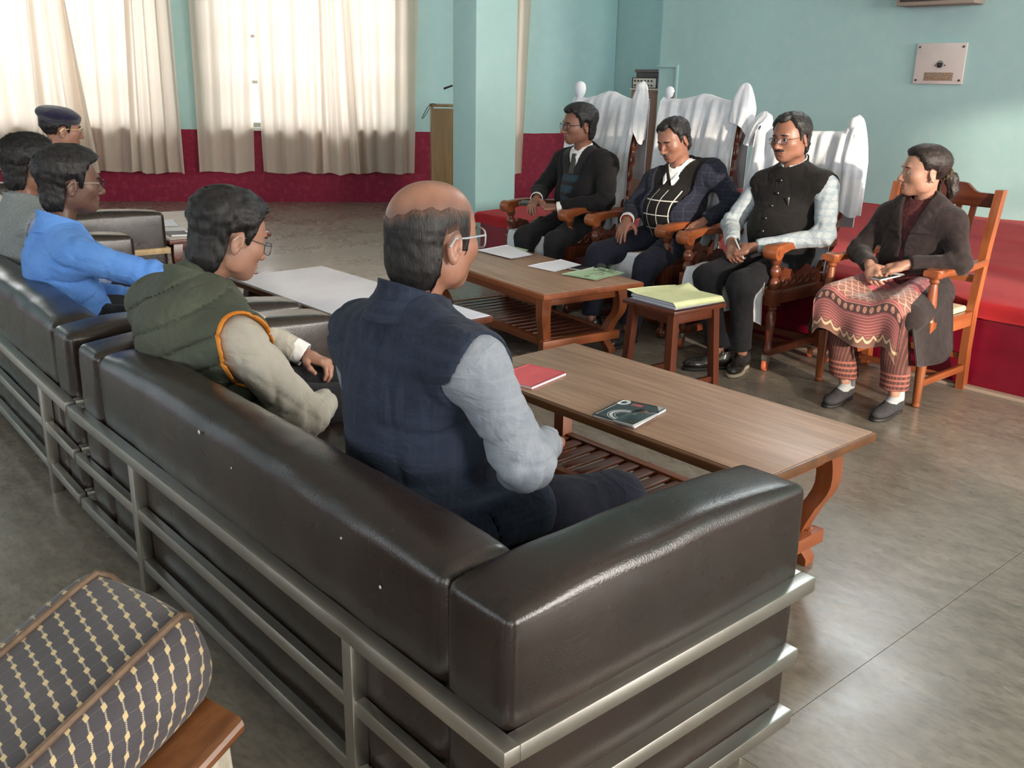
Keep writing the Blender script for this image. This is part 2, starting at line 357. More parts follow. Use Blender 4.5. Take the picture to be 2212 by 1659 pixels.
ro = grid_obj('stage_carpet', cloth_fn, 170, 64, M_redcloth, thick=0.006)
tag(ro, 'red cloth carpet spread over the stage top', 'carpet')
def cloth_end(u, v):
    x = 5.02 + u * 3.3
    return (x, 6.115 + 0.02 * (1 - v) + 0.01 * math.sin(x * 9), 0.464 - 0.16 * (1 - v) + 0.01 * math.sin(x * 7) * (1 - v))
# curtains: (u left bottom, u right bottom, u left top, u right top, folds, seed, offset)
def curtain_mat():
    m = bpy.data.materials.new('cream_curtain_fabric'); m.use_nodes = True; t = m.node_tree; t.nodes.clear(); L = t.links
    o = nd(t, 'ShaderNodeOutputMaterial'); tc = nd(t, 'ShaderNodeTexCoord')
    no = nd(t, 'ShaderNodeTexNoise', Scale=1.0, Detail=4.0); mp = nd(t, 'ShaderNodeMapping'); mp.inputs['Scale'].default_value = (260, 260, 30); L.new(tc.outputs['Object'], mp.inputs[0]); L.new(mp.outputs[0], no.inputs['Vector'])
    mx = nd(t, 'ShaderNodeMix', data_type='RGBA'); mx.inputs['A'].default_value = rgba(srgb(236, 226, 214)); mx.inputs['B'].default_value = rgba(srgb(226, 214, 200)); L.new(no.outputs[0], mx.inputs['Factor'])
    d = nd(t, 'ShaderNodeBsdfDiffuse', Roughness=0.6); tr = nd(t, 'ShaderNodeBsdfTranslucent'); L.new(mx.outputs['Result'], d.inputs[0]); L.new(mx.outputs['Result'], tr.inputs[0])
    ms = nd(t, 'ShaderNodeMixShader'); ms.inputs[0].default_value = 0.52; L.new(d.outputs[0], ms.inputs[1]); L.new(tr.outputs[0], ms.inputs[2]); L.new(ms.outputs[0], o.inputs[0])
    return m
M_curtain = curtain_mat()
def curtain(bl, br, tl, tr_, folds, seed, label, n0=0.14, zb=0.37):
    rs = random.Random(seed); ph = [rs.random() * 6.28 for _ in range(6)]; fr = [folds * (0.8 + 0.4 * rs.random()) for _ in range(3)]
    def fn(u, v):
        z = 3.15 + (zb + 0.012 * math.sin(u * 9 + ph[3]) - 3.15) * v
        uu = u + 0.035 * math.sin(6.28 * u * 2 + ph[4]) + 0.012 * math.sin(v * 2.2 + ph[5])
        x = (tl + (bl - tl) * v) * (1 - uu) + (tr_ + (br - tr_) * v) * uu
        am = 0.026 + 0.024 * v
        w = math.sin(6.283 * fr[0] * uu + ph[0] + 0.6 * math.sin(v * 1.7 + ph[1])); w = math.copysign(abs(w) ** 0.75, w)
        y = n0 + am * w + 0.014 * math.sin(6.283 * fr[1] * 1.9 * uu + ph[1]) + 0.010 * math.sin(6.283 * fr[2] * 0.6 * uu + ph[2] + v)
        return tuple(bw(x, y, z))
    o = grid_obj('curtain', fn, max(44, int(folds * 22)), 26, M_curtain, thick=0.0)
    MBX = MB()
    def hem(u, v):
        p = Vector(fn(u, 1.0)); q = Vector(fn(u, 0.985)); return tuple((p * v + q * (1 - v)) + BWN * 0.004)
    grid_obj('hem', hem, max(44, int(folds * 22)), 3, M_curtain, o)
    return tag(o, label, 'curtain', 'cream curtains along the back wall')
curtain(-2.6, -1.05, -2.7, -1.05, 4.2, 1, 'cream curtain at the left edge of the picture, left of the beret')
curtain(-1.10, -0.42, -1.02, -0.68, 3.2, 2, 'bunched cream curtain directly behind the man in the beret', 0.25)
curtain(-0.70, -0.06, -0.70, 0.12, 2.6, 3, 'cream curtain just right of the man in the beret', 0.13)
curtain(-0.07, 0.53, 0.05, 0.51, 3.4, 4, 'cream curtain beside the turquoise pier, ending the left window', 0.25)
curtain(0.68, 1.335, 0.74, 1.43, 2.8, 5, 'cream curtain leftmost on the middle window, right of the pier', 0.13)
curtain(1.43, 2.155, 1.42, 2.20, 3.0, 6, 'cream curtain second on the middle window, right of the red gap', 0.15)
curtain(2.175, 2.62, 2.19, 2.50, 2.6, 7, 'narrow cream curtain third on the middle window', 0.25)
curtain(2.55, 3.26, 2.46, 3.34, 3.2, 8, 'cream curtain rightmost on the middle window, beside the lectern', 0.12)
curtain(4.05, 4.62, 4.0, 4.72, 4, 9, 'cream curtain showing as a strip right of the column', 0.14)
for a, b in ((-2.9, 0.62), (0.66, 3.45), (3.8, 4.75)):
    rd = MB().tube([tuple(bw(a, .14, 3.17)), tuple(bw(b, .14, 3.17))], 0.014).build('curtain_rod', mat('steel_rod', (0.5, 0.5, 0.5), 0.35, metal=1.0))
    tag(rd, 'steel curtain rod above the curtains of %s' % {-2.9: 'the left window', 0.66: 'the middle window', 3.8: 'the window behind the column'}[a], 'curtain rod')
# ================================================================== FURNITURE
def wood(name, c1, c2, axis=2, rough=0.35, spec=0.5, ring=9.0, streak=26.0, coat=0.15):
    n = NT(name, rough=rough, spec=spec); n.p.inputs['Coat Weight'].default_value = coat; n.p.inputs['Coat Roughness'].default_value = 0.25
    s3 = [1, 1, 1]; s3[axis] = 0.06
    a = n.noise(streak, sc3=tuple(s3), detail=6, lo=0.3, hi=0.7); s4 = [1, 1, 1]; s4[axis] = 0.12; b = n.noise(ring, sc3=tuple(s4), detail=4, lo=0.35, hi=0.65); f = n.noise(170, sc3=tuple(s3), detail=2, lo=0.4, hi=0.7)
    c = n.mix(a, c1, c2); c = n.mix(n.op('MULTIPLY', b, 0.45), c, tuple(v * 0.62 for v in c2)); c = n.mix(n.op('MULTIPLY', f, 0.25), c, tuple(v * 0.5 for v in c1))
    n.bump(f, 0.08, 0.002); return n.col(c)
OR1, OR2 = srgb(168, 96, 56), srgb(128, 66, 36)
W_or = {k: wood('varnished_teak_%s' % 'xyz'[k], OR1, OR2, k) for k in range(3)}
W_dk = {k: wood('dark_stained_wood_%s' % 'xyz'[k], srgb(118, 62, 40), srgb(78, 38, 24), k, rough=0.3) for k in range(3)}
W_top = wood('brown_laminate_grain', srgb(190, 152, 126), srgb(150, 114, 90), 1, rough=0.42, ring=7, streak=46, coat=0.05)
W_pale = wood('pale_raw_pine', srgb(206, 178, 136), srgb(182, 150, 108), 1, rough=0.6, coat=0.0)
W_edge = wood('brown_edge_wood', srgb(120, 78, 44), srgb(88, 54, 30), 1, rough=0.4)
W_pod = wood('podium_veneer', srgb(140, 112, 70), srgb(108, 84, 50), 2, rough=0.5, ring=5, coat=0.0)
n = NT('dark_brown_leather', rough=0.36, spec=0.5)
c = n.mix(n.noise(3.0, detail=5), srgb(34, 27, 24), srgb(47, 37, 32)); c = n.mix(n.op('MULTIPLY', n.noise(30, detail=4, lo=0.6, hi=0.75), 0.08), c, srgb(74, 64, 58))
n.t.links.new(n.op('ADD', n.op('MULTIPLY', n.noise(5, detail=5, lo=.2, hi=.8), 0.10), 0.22), n.p.inputs['Roughness']); n.bump(n.noise(240, detail=3), 0.10, 0.002); M_leather = n.col(c)
n = NT('brushed_steel', rough=0.34, spec=0.5); n.p.inputs['Metallic'].default_value = 1.0
c = n.mix(n.noise(5, detail=5, lo=.2, hi=.8), (0.62, 0.60, 0.56), (0.54, 0.525, 0.49)); n.t.links.new(n.op('ADD', n.op('MULTIPLY', n.noise(8, detail=4, lo=.15, hi=.85), 0.10), 0.27), n.p.inputs['Roughness']); M_steel = n.col(c)
M_white = mat('white_cotton_cloth', srgb(226, 228, 234), 0.9, srgb(206, 210, 220), scale=(9, 9, 9), bump=0.2, bscale=420, spec=0.1, sheen=0.2)
M_paper = mat('white_paper', srgb(236, 236, 244), 0.75, spec=0.2); M_black = mat('black_plastic', (0.012, 0.012, 0.013), 0.3); M_brass = mat('dull_metal', (0.42, 0.4, 0.36), 0.35, metal=1.0)
RAIL = 0.036
def sofa(label, x0, y0, rz, L=2.22, D=0.92, posts=(0.495, 1.676), steel=True, seats=3):
    e = thing('sofa', label, 'sofa', (x0, y0, 0), rz, 'leather sofas in a row along the left')
    fm = M_steel if steel else W_pale; t = RAIL
    for z, d in ((0.45, D), (0.281, D - 0.036), (0.116, D - 0.032)):
        name = {0.45: 'top_rail', 0.281: 'middle_rail', 0.116: 'lower_rail'}[z]; z0, z1 = z - t, z
        if z == 0.45:
            MB().box((0, 0, z0), (t, L, z1), .003).build(name, fm, e)
        else:
            ps = [0.0] + [p for p in posts] + [L]
            for i in range(len(ps) - 1):
                MB().box((t * .2, ps[i] + (t / 2 if i else 0), z0), (t * .9, ps[i + 1] - (t / 2 if i < len(ps) - 2 else 0), z1), .003).build(name, fm, e)
        for y in (0.0, L - t):
            s = MB().box((t, y, z0), (d, y + t, z1), .003)
            s.box((d - t, y + t if y == 0 else y - 0.055, z0), (d, y + t + 0.055 if y == 0 else y, z1), .003)
            s.build('arm_' + name, fm, e)
    for p in posts: MB().box((0.002, p - t / 2, 0), (t + .002, p + t / 2, 0.45 - t), .003).build('post', fm, e)
    for y in (t, L - 2 * t - .01):
        for x in (0.10, D - 0.14): MB().box((x, y + .02, 0), (x + t, y + .02 + t, 0.07), .003).build('leg', fm, e)
    MB().box((0.05, 0.05, 0.055), (D - .05, L - 0.05, 0.075), .004).build('base_frame', fm, e)
    pillow('arm_cushion', (0.042, t + .002, 0.078), (D - .012, 0.216, 0.664), 0.022, M_leather, e, crown=0.022, puff=0.007, n=(22, 8, 12), wr=0.0007, seed=1)
    pillow('arm_cushion', (0.042, L - 0.216, 0.078), (D - .012, L - t - .002, 0.664), 0.022, M_leather, e, crown=0.022, puff=0.007, n=(22, 8, 12), wr=0.0007, seed=2)
    pillow('back_cushion', (0.042, 0.222, 0.078), (0.225, L - 0.222, 0.660), 0.03, M_leather, e, crown=0.028, puff=0.006, n=(8, 40, 12), wr=0.0009, seed=3)
    w = (L - 0.444) / seats
    for i in range(seats): pillow('seat_cushion', (0.23, 0.223 + i * w, 0.20), (D - .03, 0.221 + (i + 1) * w, 0.395), 0.03, M_leather, e, crown=0.02, puff=0.005, n=(12, 12, 5), seed=4 + i)
    MB().box((0.23, 0.224, 0.085), (D - .06, L - 0.224, 0.198), .01).build('seat_base', M_leather, e)
    return e
sofa('brown leather sofa with steel rails closest to the camera', 0.862, 0.981, 0)
sofa('brown leather sofa with steel rails under the man in blue', 0.866, 3.240, R(-2.2), posts=(0.36, 1.55))
sofa('brown leather sofa with pale wooden rails under the man in the beret', 1.43, 6.05, R(-5), steel=False)
# flecks of white paint on the back of the near sofa
# ---------------------------------------------------------------- coffee tables
def cab_leg(mb, x, y, sx, sy, h, w=0.062):
    rings = []; N = 16
    for i in range(N + 1):
        k = i / N; z = h * (1 - k)
        sm = lambda t: (lambda q: q * q * (3 - 2 * q))(min(1.0, max(0.0, t))); o = 0.012 * math.sin(min(1, k / .5) * math.pi) - 0.046 * sm((k - .30) / .50) + 0.024 * sm((k - .80) / .16)
        s = w * (1.0 - 0.28 * k + (0.10 * math.sin((k - 0.8) / 0.2 * math.pi) if k > 0.8 else 0)) / 2
        cx, cy = x + sx * o, y + sy * o
        rings.append([(cx - s, cy - s, z), (cx + s, cy - s, z), (cx + s, cy + s, z), (cx - s, cy + s, z)])
    mb.loft(rings)
def table(name, label, cx, cy, rz, wx, wy, z, top, woods, slat_n=14, shelf_z=0.14, over=0.09, group=None, edge=None, overx=None):
    e = thing(name, label, 'table', (cx, cy, 0), rz, group); hx, hy = wx / 2, wy / 2; th = 0.034
    MB().box((-hx + .012, -hy + .012, z - 0.004), (hx - .012, hy - .012, z), .001).build('laminate_top', top, e)
    mb = MB(); mb.box((-hx, -hy, z - th), (hx, hy, z - .003), .009, seg=3); mb.build('table_top', edge or woods[1], e)
    ax, ay = hx - (over if overx is None else overx), hy - over - .03
    for s in (-1, 1):
        MB().box((-ax, s * ay - .011, z - th - 0.062), (ax, s * ay + .011, z - th), .002).build('apron', woods[0], e)
        MB().box((s * ax - .011, -ay, z - th - 0.062), (s * ax + .011, ay, z - th), .002).build('apron', woods[1], e)
    for sx in (-1, 1):
        for sy in (-1, 1):
            mb = MB(); cab_leg(mb, sx * ax, sy * ay, sx, sy, z - th); mb.build('leg', woods[2], e)
    sx_, sy_ = ax - .03, ay
    for s in (-1, 1): MB().box((s * sx_ - .018, -sy_, shelf_z - .03), (s * sx_ + .018, sy_, shelf_z + .012), .003).build('shelf_rail', woods[1], e)
    for s in (-1, 1): MB().box((-ax - .012, s * sy_ - .02, shelf_z - .04), (ax + .012, s * sy_ + .02, shelf_z + .008), .003).build('shelf_end', woods[0], e)
    d = (2 * sy_ - .06) / slat_n; ref = None
    for i in range(slat_n):
        y = -sy_ + .03 + d * (i + .5)
        if ref is None: ref = MB().box((-sx_ + .018, -d * .33, -.006), (sx_ - .018, d * .33, .006), .002).build('slat', W_dk[0], e); o = ref
        else: o = ref.copy(); C.objects.link(o); o.parent = e
        o.location = (0, y, shelf_z)
    return e
t2 = table('coffee_table', 'brown laminate coffee table in front of the near sofa', 2.452, 2.060, 0, 0.625, 1.372, 0.455, W_top, W_or, slat_n=15, shelf_z=0.12, over=.06, overx=.14, edge=W_edge)
t1 = table('coffee_table', 'teak coffee table strewn with papers before the seated officials', 3.80, 4.22, R(-7), 0.70, 1.36, 0.43, W_top, W_or, slat_n=15, shelf_z=0.13)
W_whitetop = mat('white_laminate', srgb(226, 224, 236), 0.35, srgb(212, 210, 224), scale=(3, 3, 3))
t3 = table('coffee_table', 'white topped coffee table behind the bald man', 2.525, 4.13, 0, 0.60, 1.56, 0.445, W_whitetop, W_dk, slat_n=14, shelf_z=0.14)
W_t4 = mat('pale_grey_laminate', srgb(206, 194, 186), 0.4, srgb(190, 178, 170), scale=(3, 20, 3))
t4 = table('coffee_table', 'dark wood coffee table with a pale top farthest left', 2.86, 6.93, R(-4), 0.72, 1.40, 0.45, W_t4, W_dk, slat_n=12, shelf_z=0.14)
# painted inventory number on the apron of the paper-strewn table
strokes = [[(0, .040), (.024, .040), (.010, 0)], [(.044 + .009 * math.cos(a), .024 + .010 * math.sin(a)) for a in np.linspace(0, 6.28, 10)],
           [(.072, .036), (.078, .044), (.088, .042), (.090, .032), (.082, .024), (.074, .022), (.084, .014), (.092, .006), (.088, -.002)], [(.118 + .010 * math.cos(a), .018 + .018 * math.sin(a)) for a in np.linspace(0.6, 6.6, 12)] + [(.124, .034), (.112, .042)]]
mb = MB()
for s in strokes: mb.tube([(-0.275, 0.46 - p[0] * 1.25, 0.338 + p[1] * 1.1) for p in s], 0.0026, n=5)
o = mb.build('painted_number', mat('black_paint', (0.01, 0.01, 0.01), 0.6), t1)
# ---------------------------------------------------------------- stool
def stool():
    e = thing('stool', 'small dark wooden stool holding the yellow file', 'stool', (3.685, 2.975, 0), R(-4)); h = 0.468
    MB().box((-.185, -.18, h - .022), (.185, .18, h), .006).build('seat', W_dk[0], e)
    for s in (-1, 1):
        MB().box((-.14, s * .135 - .01, h - .075), (.14, s * .135 + .01, h - .022), .002).build('apron', W_dk[0], e); MB().box((s * .14 - .01, -.135, h - .075), (s * .14 + .01, .135, h - .022), .002).build('apron', W_dk[1], e)
    for sx in (-1, 1):
        for sy in (-1, 1):
            r = [[(sx * (.142 + .022 * k) + a * .02, sy * (.135 + .022 * k) + b * .02, (h - .022) * (1 - k)) for a, b in ((-1, -1), (1, -1), (1, 1), (-1, 1))] for k in (0, .25, .5, .75, 1)]
            MB().loft(r).build('leg', W_dk[2], e)
    for s in (-1, 1): MB().box((-.155, s * .150 - .012, .06), (.155, s * .150 + .012, .09), .002).build('stretcher', W_dk[0], e)
    MB().box((-.012, -.15, .062), (.012, .15, .088), .002).build('stretcher', W_dk[1], e)
    return e
stool()
# ---------------------------------------------------------------- ornate throne-like chairs (local +y is the way the sitter faces)
M_seat = mat('brown_woven_upholstery', srgb(132, 96, 74), 0.85, srgb(92, 62, 46), scale=(60, 60, 60), bump=0.3, bscale=200)
def turned(z0, z1, r, beads, base=0.5):
    """bead turned post profile"""
    prof = [(r * .9, z0)]; n = len(beads); h = (z1 - z0) / n
    for i, b in enumerate(beads):
        za = z0 + i * h
        for k in (0.04, .15, .3, .5, .7, .85, .96): prof.append((r * (base + (b - base) * math.sin(k * math.pi) ** 0.7), za + k * h))
    prof.append((r * .9, z1)); return prof
def arm_shape(mb, x, w=0.030, z=0.662, y0=-0.30, y1=0.275):
    pts = []; N = 26
    for i in range(N + 1):
        k = i / N; y = y0 + (y1 - y0) * k
        zz = z + 0.015 * math.sin(k * 3.1) - 0.012 * math.sin(k * 6.2); hh = 0.018 + (0.012 * max(0, (k - .75) / .25))
        pts.append((y, zz, hh))
    rings = [[(x - w, y, zz - hh), (x + w, y, zz - hh), (x + w, y, zz + hh * .8), (x + w * .7, y, zz + hh), (x - w * .7, y, zz + hh), (x - w, y, zz + hh * .8)] for y, zz, hh in pts]
    mb.loft(rings)
    c = (y1 - .004, z - .004)          # scroll at the front end, axis along x
    mb.lathe([(0.008, -w - .012), (0.038, -w - .012), (0.040, -w - .006), (0.040, w + .006), (0.038, w + .012), (0.008, w + .012)], 18, loc_mat((x, c[0], c[1]), ry=R(90)))
    mb.lathe([(0.016, -w - .016), (0.016, w + .016)], 12, loc_mat((x, c[0], c[1]), ry=R(90)))
def throne(label, X, Y, zb, rz=R(90), hw=0.295, casters=True, knobs=True):
    e = thing('armchair', label, 'chair', (X, Y, 0), rz, 'carved armchairs draped in white cloth'); m = W_dk[2]; mo = W_or[1]
    yF, yB = 0.235, -0.235; f0 = 0.075 if casters else 0.0
    for s in (-1, 1):
        x = s * hw
        mb = MB(); mb.lathe([(.012, f0 + .02), (.020, f0 + .03), (.024, f0 + .05), (.018, f0 + .075), (.020, f0 + .1), (.027, f0 + .18), (.031, f0 + .24), (.020, f0 + .262), (.028, f0 + .275), (.020, f0 + .29)], 14, loc_mat((x, yF, 0)), caps=True)
        mb.box((x - .032, yF - .032, f0 + .29), (x + .032, yF + .032, 0.455), .004); mb.build('front_leg', W_dk[2], e)
        MB().lathe(turned(0.455, 0.648, .030, (1.0, 1.05, 1.0)), 16, loc_mat((x, yF, 0))).build('arm_post', m, e)
        mb = MB(); arm_shape(mb, x); mb.build('arm', mo, e, ang=45)
        mb = MB(); r = []
        for k, (yy, zz) in enumerate(((yB + .02, f0), (yB, .25), (yB - .005, .45))): r.append([(x - .026, yy - .026, zz), (x + .026, yy - .026, zz), (x + .026, yy + .026, zz), (x - .026, yy + .026, zz)])
        mb.loft(r); mb.build('rear_leg', m, e)
        L = zb - 0.45; tilt = math.atan2(0.17, L)
        mb = MB(); mb.lathe(turned(0, L * .93, .030, (1.0,) * 9), 14, loc_mat((x, yB - .005, .45), rx=tilt)); mb.build('back_post', W_dk[2], e)
        if knobs: MB().lathe([(.012, -.03), (.022, -.02), (.026, 0), (.030, .02), (.024, .045), (.010, .058)], 14, loc_mat((x, yB - .005 - .17, zb - .01))).build('finial', m, e)
        MB().box((x - .022, yB, .445 - .07), (x + .022, yF, .445), .004).build('seat_rail', m, e)
        MB().box((x - .02, yB, f0 + .012), (x + .02, yF, f0 + .052), .004).build('runner', m, e)
        if casters:
            for yy in (yF, yB + .02):
                c = MB(); c.lathe([(.005, -.012), (.030, -.012), (.032, -.006), (.032, .006), (.030, .012), (.005, .012)], 18, loc_mat((x, yy + .012, .033), rz=R(20), ry=R(90))); w = c.build('caster_wheel', mat('orange_caster', srgb(186, 96, 66), 0.5), e)
                MB().box((x - .018, yy - .006, .045), (x + .018, yy + .024, f0 + .02), .003).build('caster_fork', M_brass, e)
        else:
            for yy in (yF, yB + .02): MB().lathe([(.010, 0), (.030, .012), (.034, .035), (.028, .055), (.014, .07)], 14, loc_mat((x, yy, 0))).build('foot', m, e)
    MB().box((-hw, yF - .024, .375), (hw, yF + .024, .445), .005).build('front_rail', W_dk[0], e); MB().box((-hw, yB - .02, .375), (hw, yB + .02, .445), .005).build('back_rail', W_dk[0], e)
    MB().box((-hw, yB, f0 + .012), (hw, yB + .04, f0 + .05), .004).build('stretcher', W_dk[0], e); MB().box((-hw, -.02, f0 + .014), (hw, .02, f0 + .05), .004).build('stretcher', W_dk[0], e)
    # carved side panels under the arms with a wavy crest
    for s in (-1, 1):
        pl = [(yB + .03, .445)] + [(yF - .04, .445)] + [(yF - .04 - k * .4 / 12, .545 + .022 * math.sin(k * 1.1) + .01 * math.sin(k * 2.7)) for k in range(13)]
        p = MB().prism(pl, s * hw - .010, s * hw + .010, 'x').build('side_panel', m, e)
        for k in range(5):
            cy = yF - .08 - k * .07
            MB().tube([(s * hw - .011, cy + .020 * math.cos(a), .490 + .022 * math.sin(a)) for a in np.linspace(0, 5.2, 9)], .005, n=6).build('carved_scroll', m, p)
    pillow('seat', (-hw + .034, yB + .03, .41), (hw - .034, yF + .045, .478), .022, M_seat, e, crown=.02, puff=.004, n=(12, 12, 4))
    rings = [[(xx, yB - .17 * ((zz - .45) / (zb - .45)) + dy, zz) for xx, dy in ((-hw + .03, -.014), (hw - .03, -.014), (hw - .03, .014), (-hw + .03, .014))] for zz in (.58, zb - .18)]
    MB().loft(rings).build('back_panel', M_seat, e)
    pk = []
    for i in range(13): k = i / 12; pk.append((-hw + 2 * hw * k, zb - .10 + .065 * math.sin(k * math.pi) ** 2 + .012 * math.sin(k * math.pi)))
    pl = [(-hw, zb - .19), (hw, zb - .19)][::1] + pk[::-1]
    MB().prism(pl, yB - .17 - .018, yB - .17 + .014, 'y').build('crest_rail', W_dk[0], e)
    return e
TH = {1: (4.70, 4.82, 1.43), 2: (4.70, 3.985, 1.43), 3: (4.62, 3.165, 1.27)}
throne('carved armchair under the speaker in the black suit', *TH[1], knobs=True, casters=False)
throne('carved armchair under the man with eyes lowered', *TH[2], knobs=True, casters=False)
throne('carved armchair on orange casters under the man in the black waistcoat', *TH[3], knobs=True)
# ---------------------------------------------------------------- white cloths on the three armchairs
def drape(label, X, Y, zb, cfg, seed):
    """sheet: hangs behind, over the crest, down the back, over the seat and down in front"""
    rs = random.Random(seed); ph = [rs.random() * 6.28 for _ in range(10)]; hw = 0.295
    top = cfg['top']                                     # function x -> crest height
    def fn(u, v):
        x = (u - .5) * 2
        if v < .22:                                      # rear flap
            k = v / .22; xx = x * (hw + .03); z = top(x) - (1 - k) * .55; y = -.235 - .165 - .05 - .02 * math.sin(8 * x + ph[0]) * (1 - k) - .012
            return (xx, y, z)
        if v < .62:                                      # front of the back rest
            k = (v - .22) / .40; z = top(x) * (1 - k) + .50 * k
            wid = (hw + .03) * (1 - .10 * math.sin(k * 3.1) * (1 - abs(x))) 
            xx = x * wid
            y = -.235 - .165 * ((z - .45) / (zb - .45)) + .030 + .016 * math.sin(k * 3.1)
            fan = abs(x) ** 1.5
            y += (.020 * math.sin(9 * x + 5 * k * math.copysign(1, x) + ph[1]) * (.25 + k) * (1 - .4 * k) + .014 * math.sin(19 * x + 7 * k + ph[2]) * (.3 + .7 * fan) + .008 * math.sin(31 * x - 6 * k + ph[0]) * (.4 + .6 * k))
            if k < .04: y -= .03 * (1 - k / .04)
            return (xx, y, z)
        if v < .84:                                      # seat
            k = (v - .62) / .22; y = -.205 + k * .485; xx = x * (hw - .03); z = .500 + .006 * math.sin(7 * x + 5 * k + ph[3]) + .004 * math.sin(15 * k + ph[4])
            if k < .1: z += .02 * (1 - k / .1)
            return (xx, y, z)
        k = (v - .84) / .16                              # front flap
        xx = x * (hw - .03) * (1 + .02 * k); y = .28 + .022 * math.sin(min(1, k * 2) * 1.57) + .02 * math.sin(8 * x + ph[5]) * k; z = .500 - k * (cfg['flap'] + .03 * math.sin(4 * x + ph[6]))
        return (xx, y, z)
    o = grid_obj('draped_cloth', fn, 52, 90, M_white, thick=0.004); o.location = (X, Y, 0); o.rotation_euler = (0, 0, R(90))
    tag(o, label, 'cloth', 'white cloths draped over the carved armchairs')
    zt = top(-.98)
    for s in cfg.get('knob', ()):                        # cloth pulled tight round the finial
        sk_ = cfg.get('kscale', {}).get(s, 1.0)
        kb = MB().lathe([(r_ * sk_, z_ * sk_) for r_, z_ in [(.030, -.05), (.024, -.030), (.034, -.012), (.041, .012), (.043, .035), (.036, .060), (.020, .074), (.004, .078)]], 16, loc_mat((s * hw, -.405, zb - .005)))
        kb.build('finial_wrap', M_white, o)
    for s, ln, wd, amp in cfg.get('tail', ()):           # gathered tail hanging from a corner
        def tf(u, v, s=s, ln=ln, wd=wd, amp=amp):
            a = u * 6.283; r = .004 + (wd - .004) * min(1, v * 2.2) ** .55 * (1 - .25 * v)
            rr = r * (1 + amp * math.sin(5 * a + 3 * v + ph[7]) + amp * .6 * math.sin(9 * a + ph[8]))
            return (s * (hw + .012 + .03 * v) + rr * 1.25 * math.cos(a), -.405 + .02 * v + rr * .75 * math.sin(a) + .05 * v, zb + .082 - v * ln + .025 * math.sin(2 * a + ph[9]) * v - .06 * v * math.cos(a) * s)
        grid_obj('hanging_tail', tf, 40, 30, M_white, o)
    return o
tri = lambda zb, pk, kn: (lambda x: zb - .03 + pk * max(0, 1 - abs(x) * 1.25) ** 1.2 + (kn if abs(x) > .93 else 0) - .015 * math.sin(abs(x) * 3.14))
drape('white cloth with a central peak behind the speaker in the black suit', *TH[1][:2], 1.43, dict(top=tri(1.44, .045, .0), knob=(-1, 1), flap=.16, tail=((-1, .34, .060, .12),)), 1)
drape('white cloth hanging in soft folds behind the man with eyes lowered', *TH[2][:2], 1.43, dict(top=tri(1.455, .03, 0), knob=(-1, 1), kscale={1: .72}, flap=.30, tail=((-1, .26, .07, .14),)), 2)
drape('white towel cloth with a thick tail behind the man in the black waistcoat', *TH[3][:2], 1.27, dict(top=lambda x: 1.275 - .012 * math.cos(x * 2), knob=(-1, 1), flap=.22, tail=((-1, .50, .080, .12), (1, .16, .05, .15))), 3)
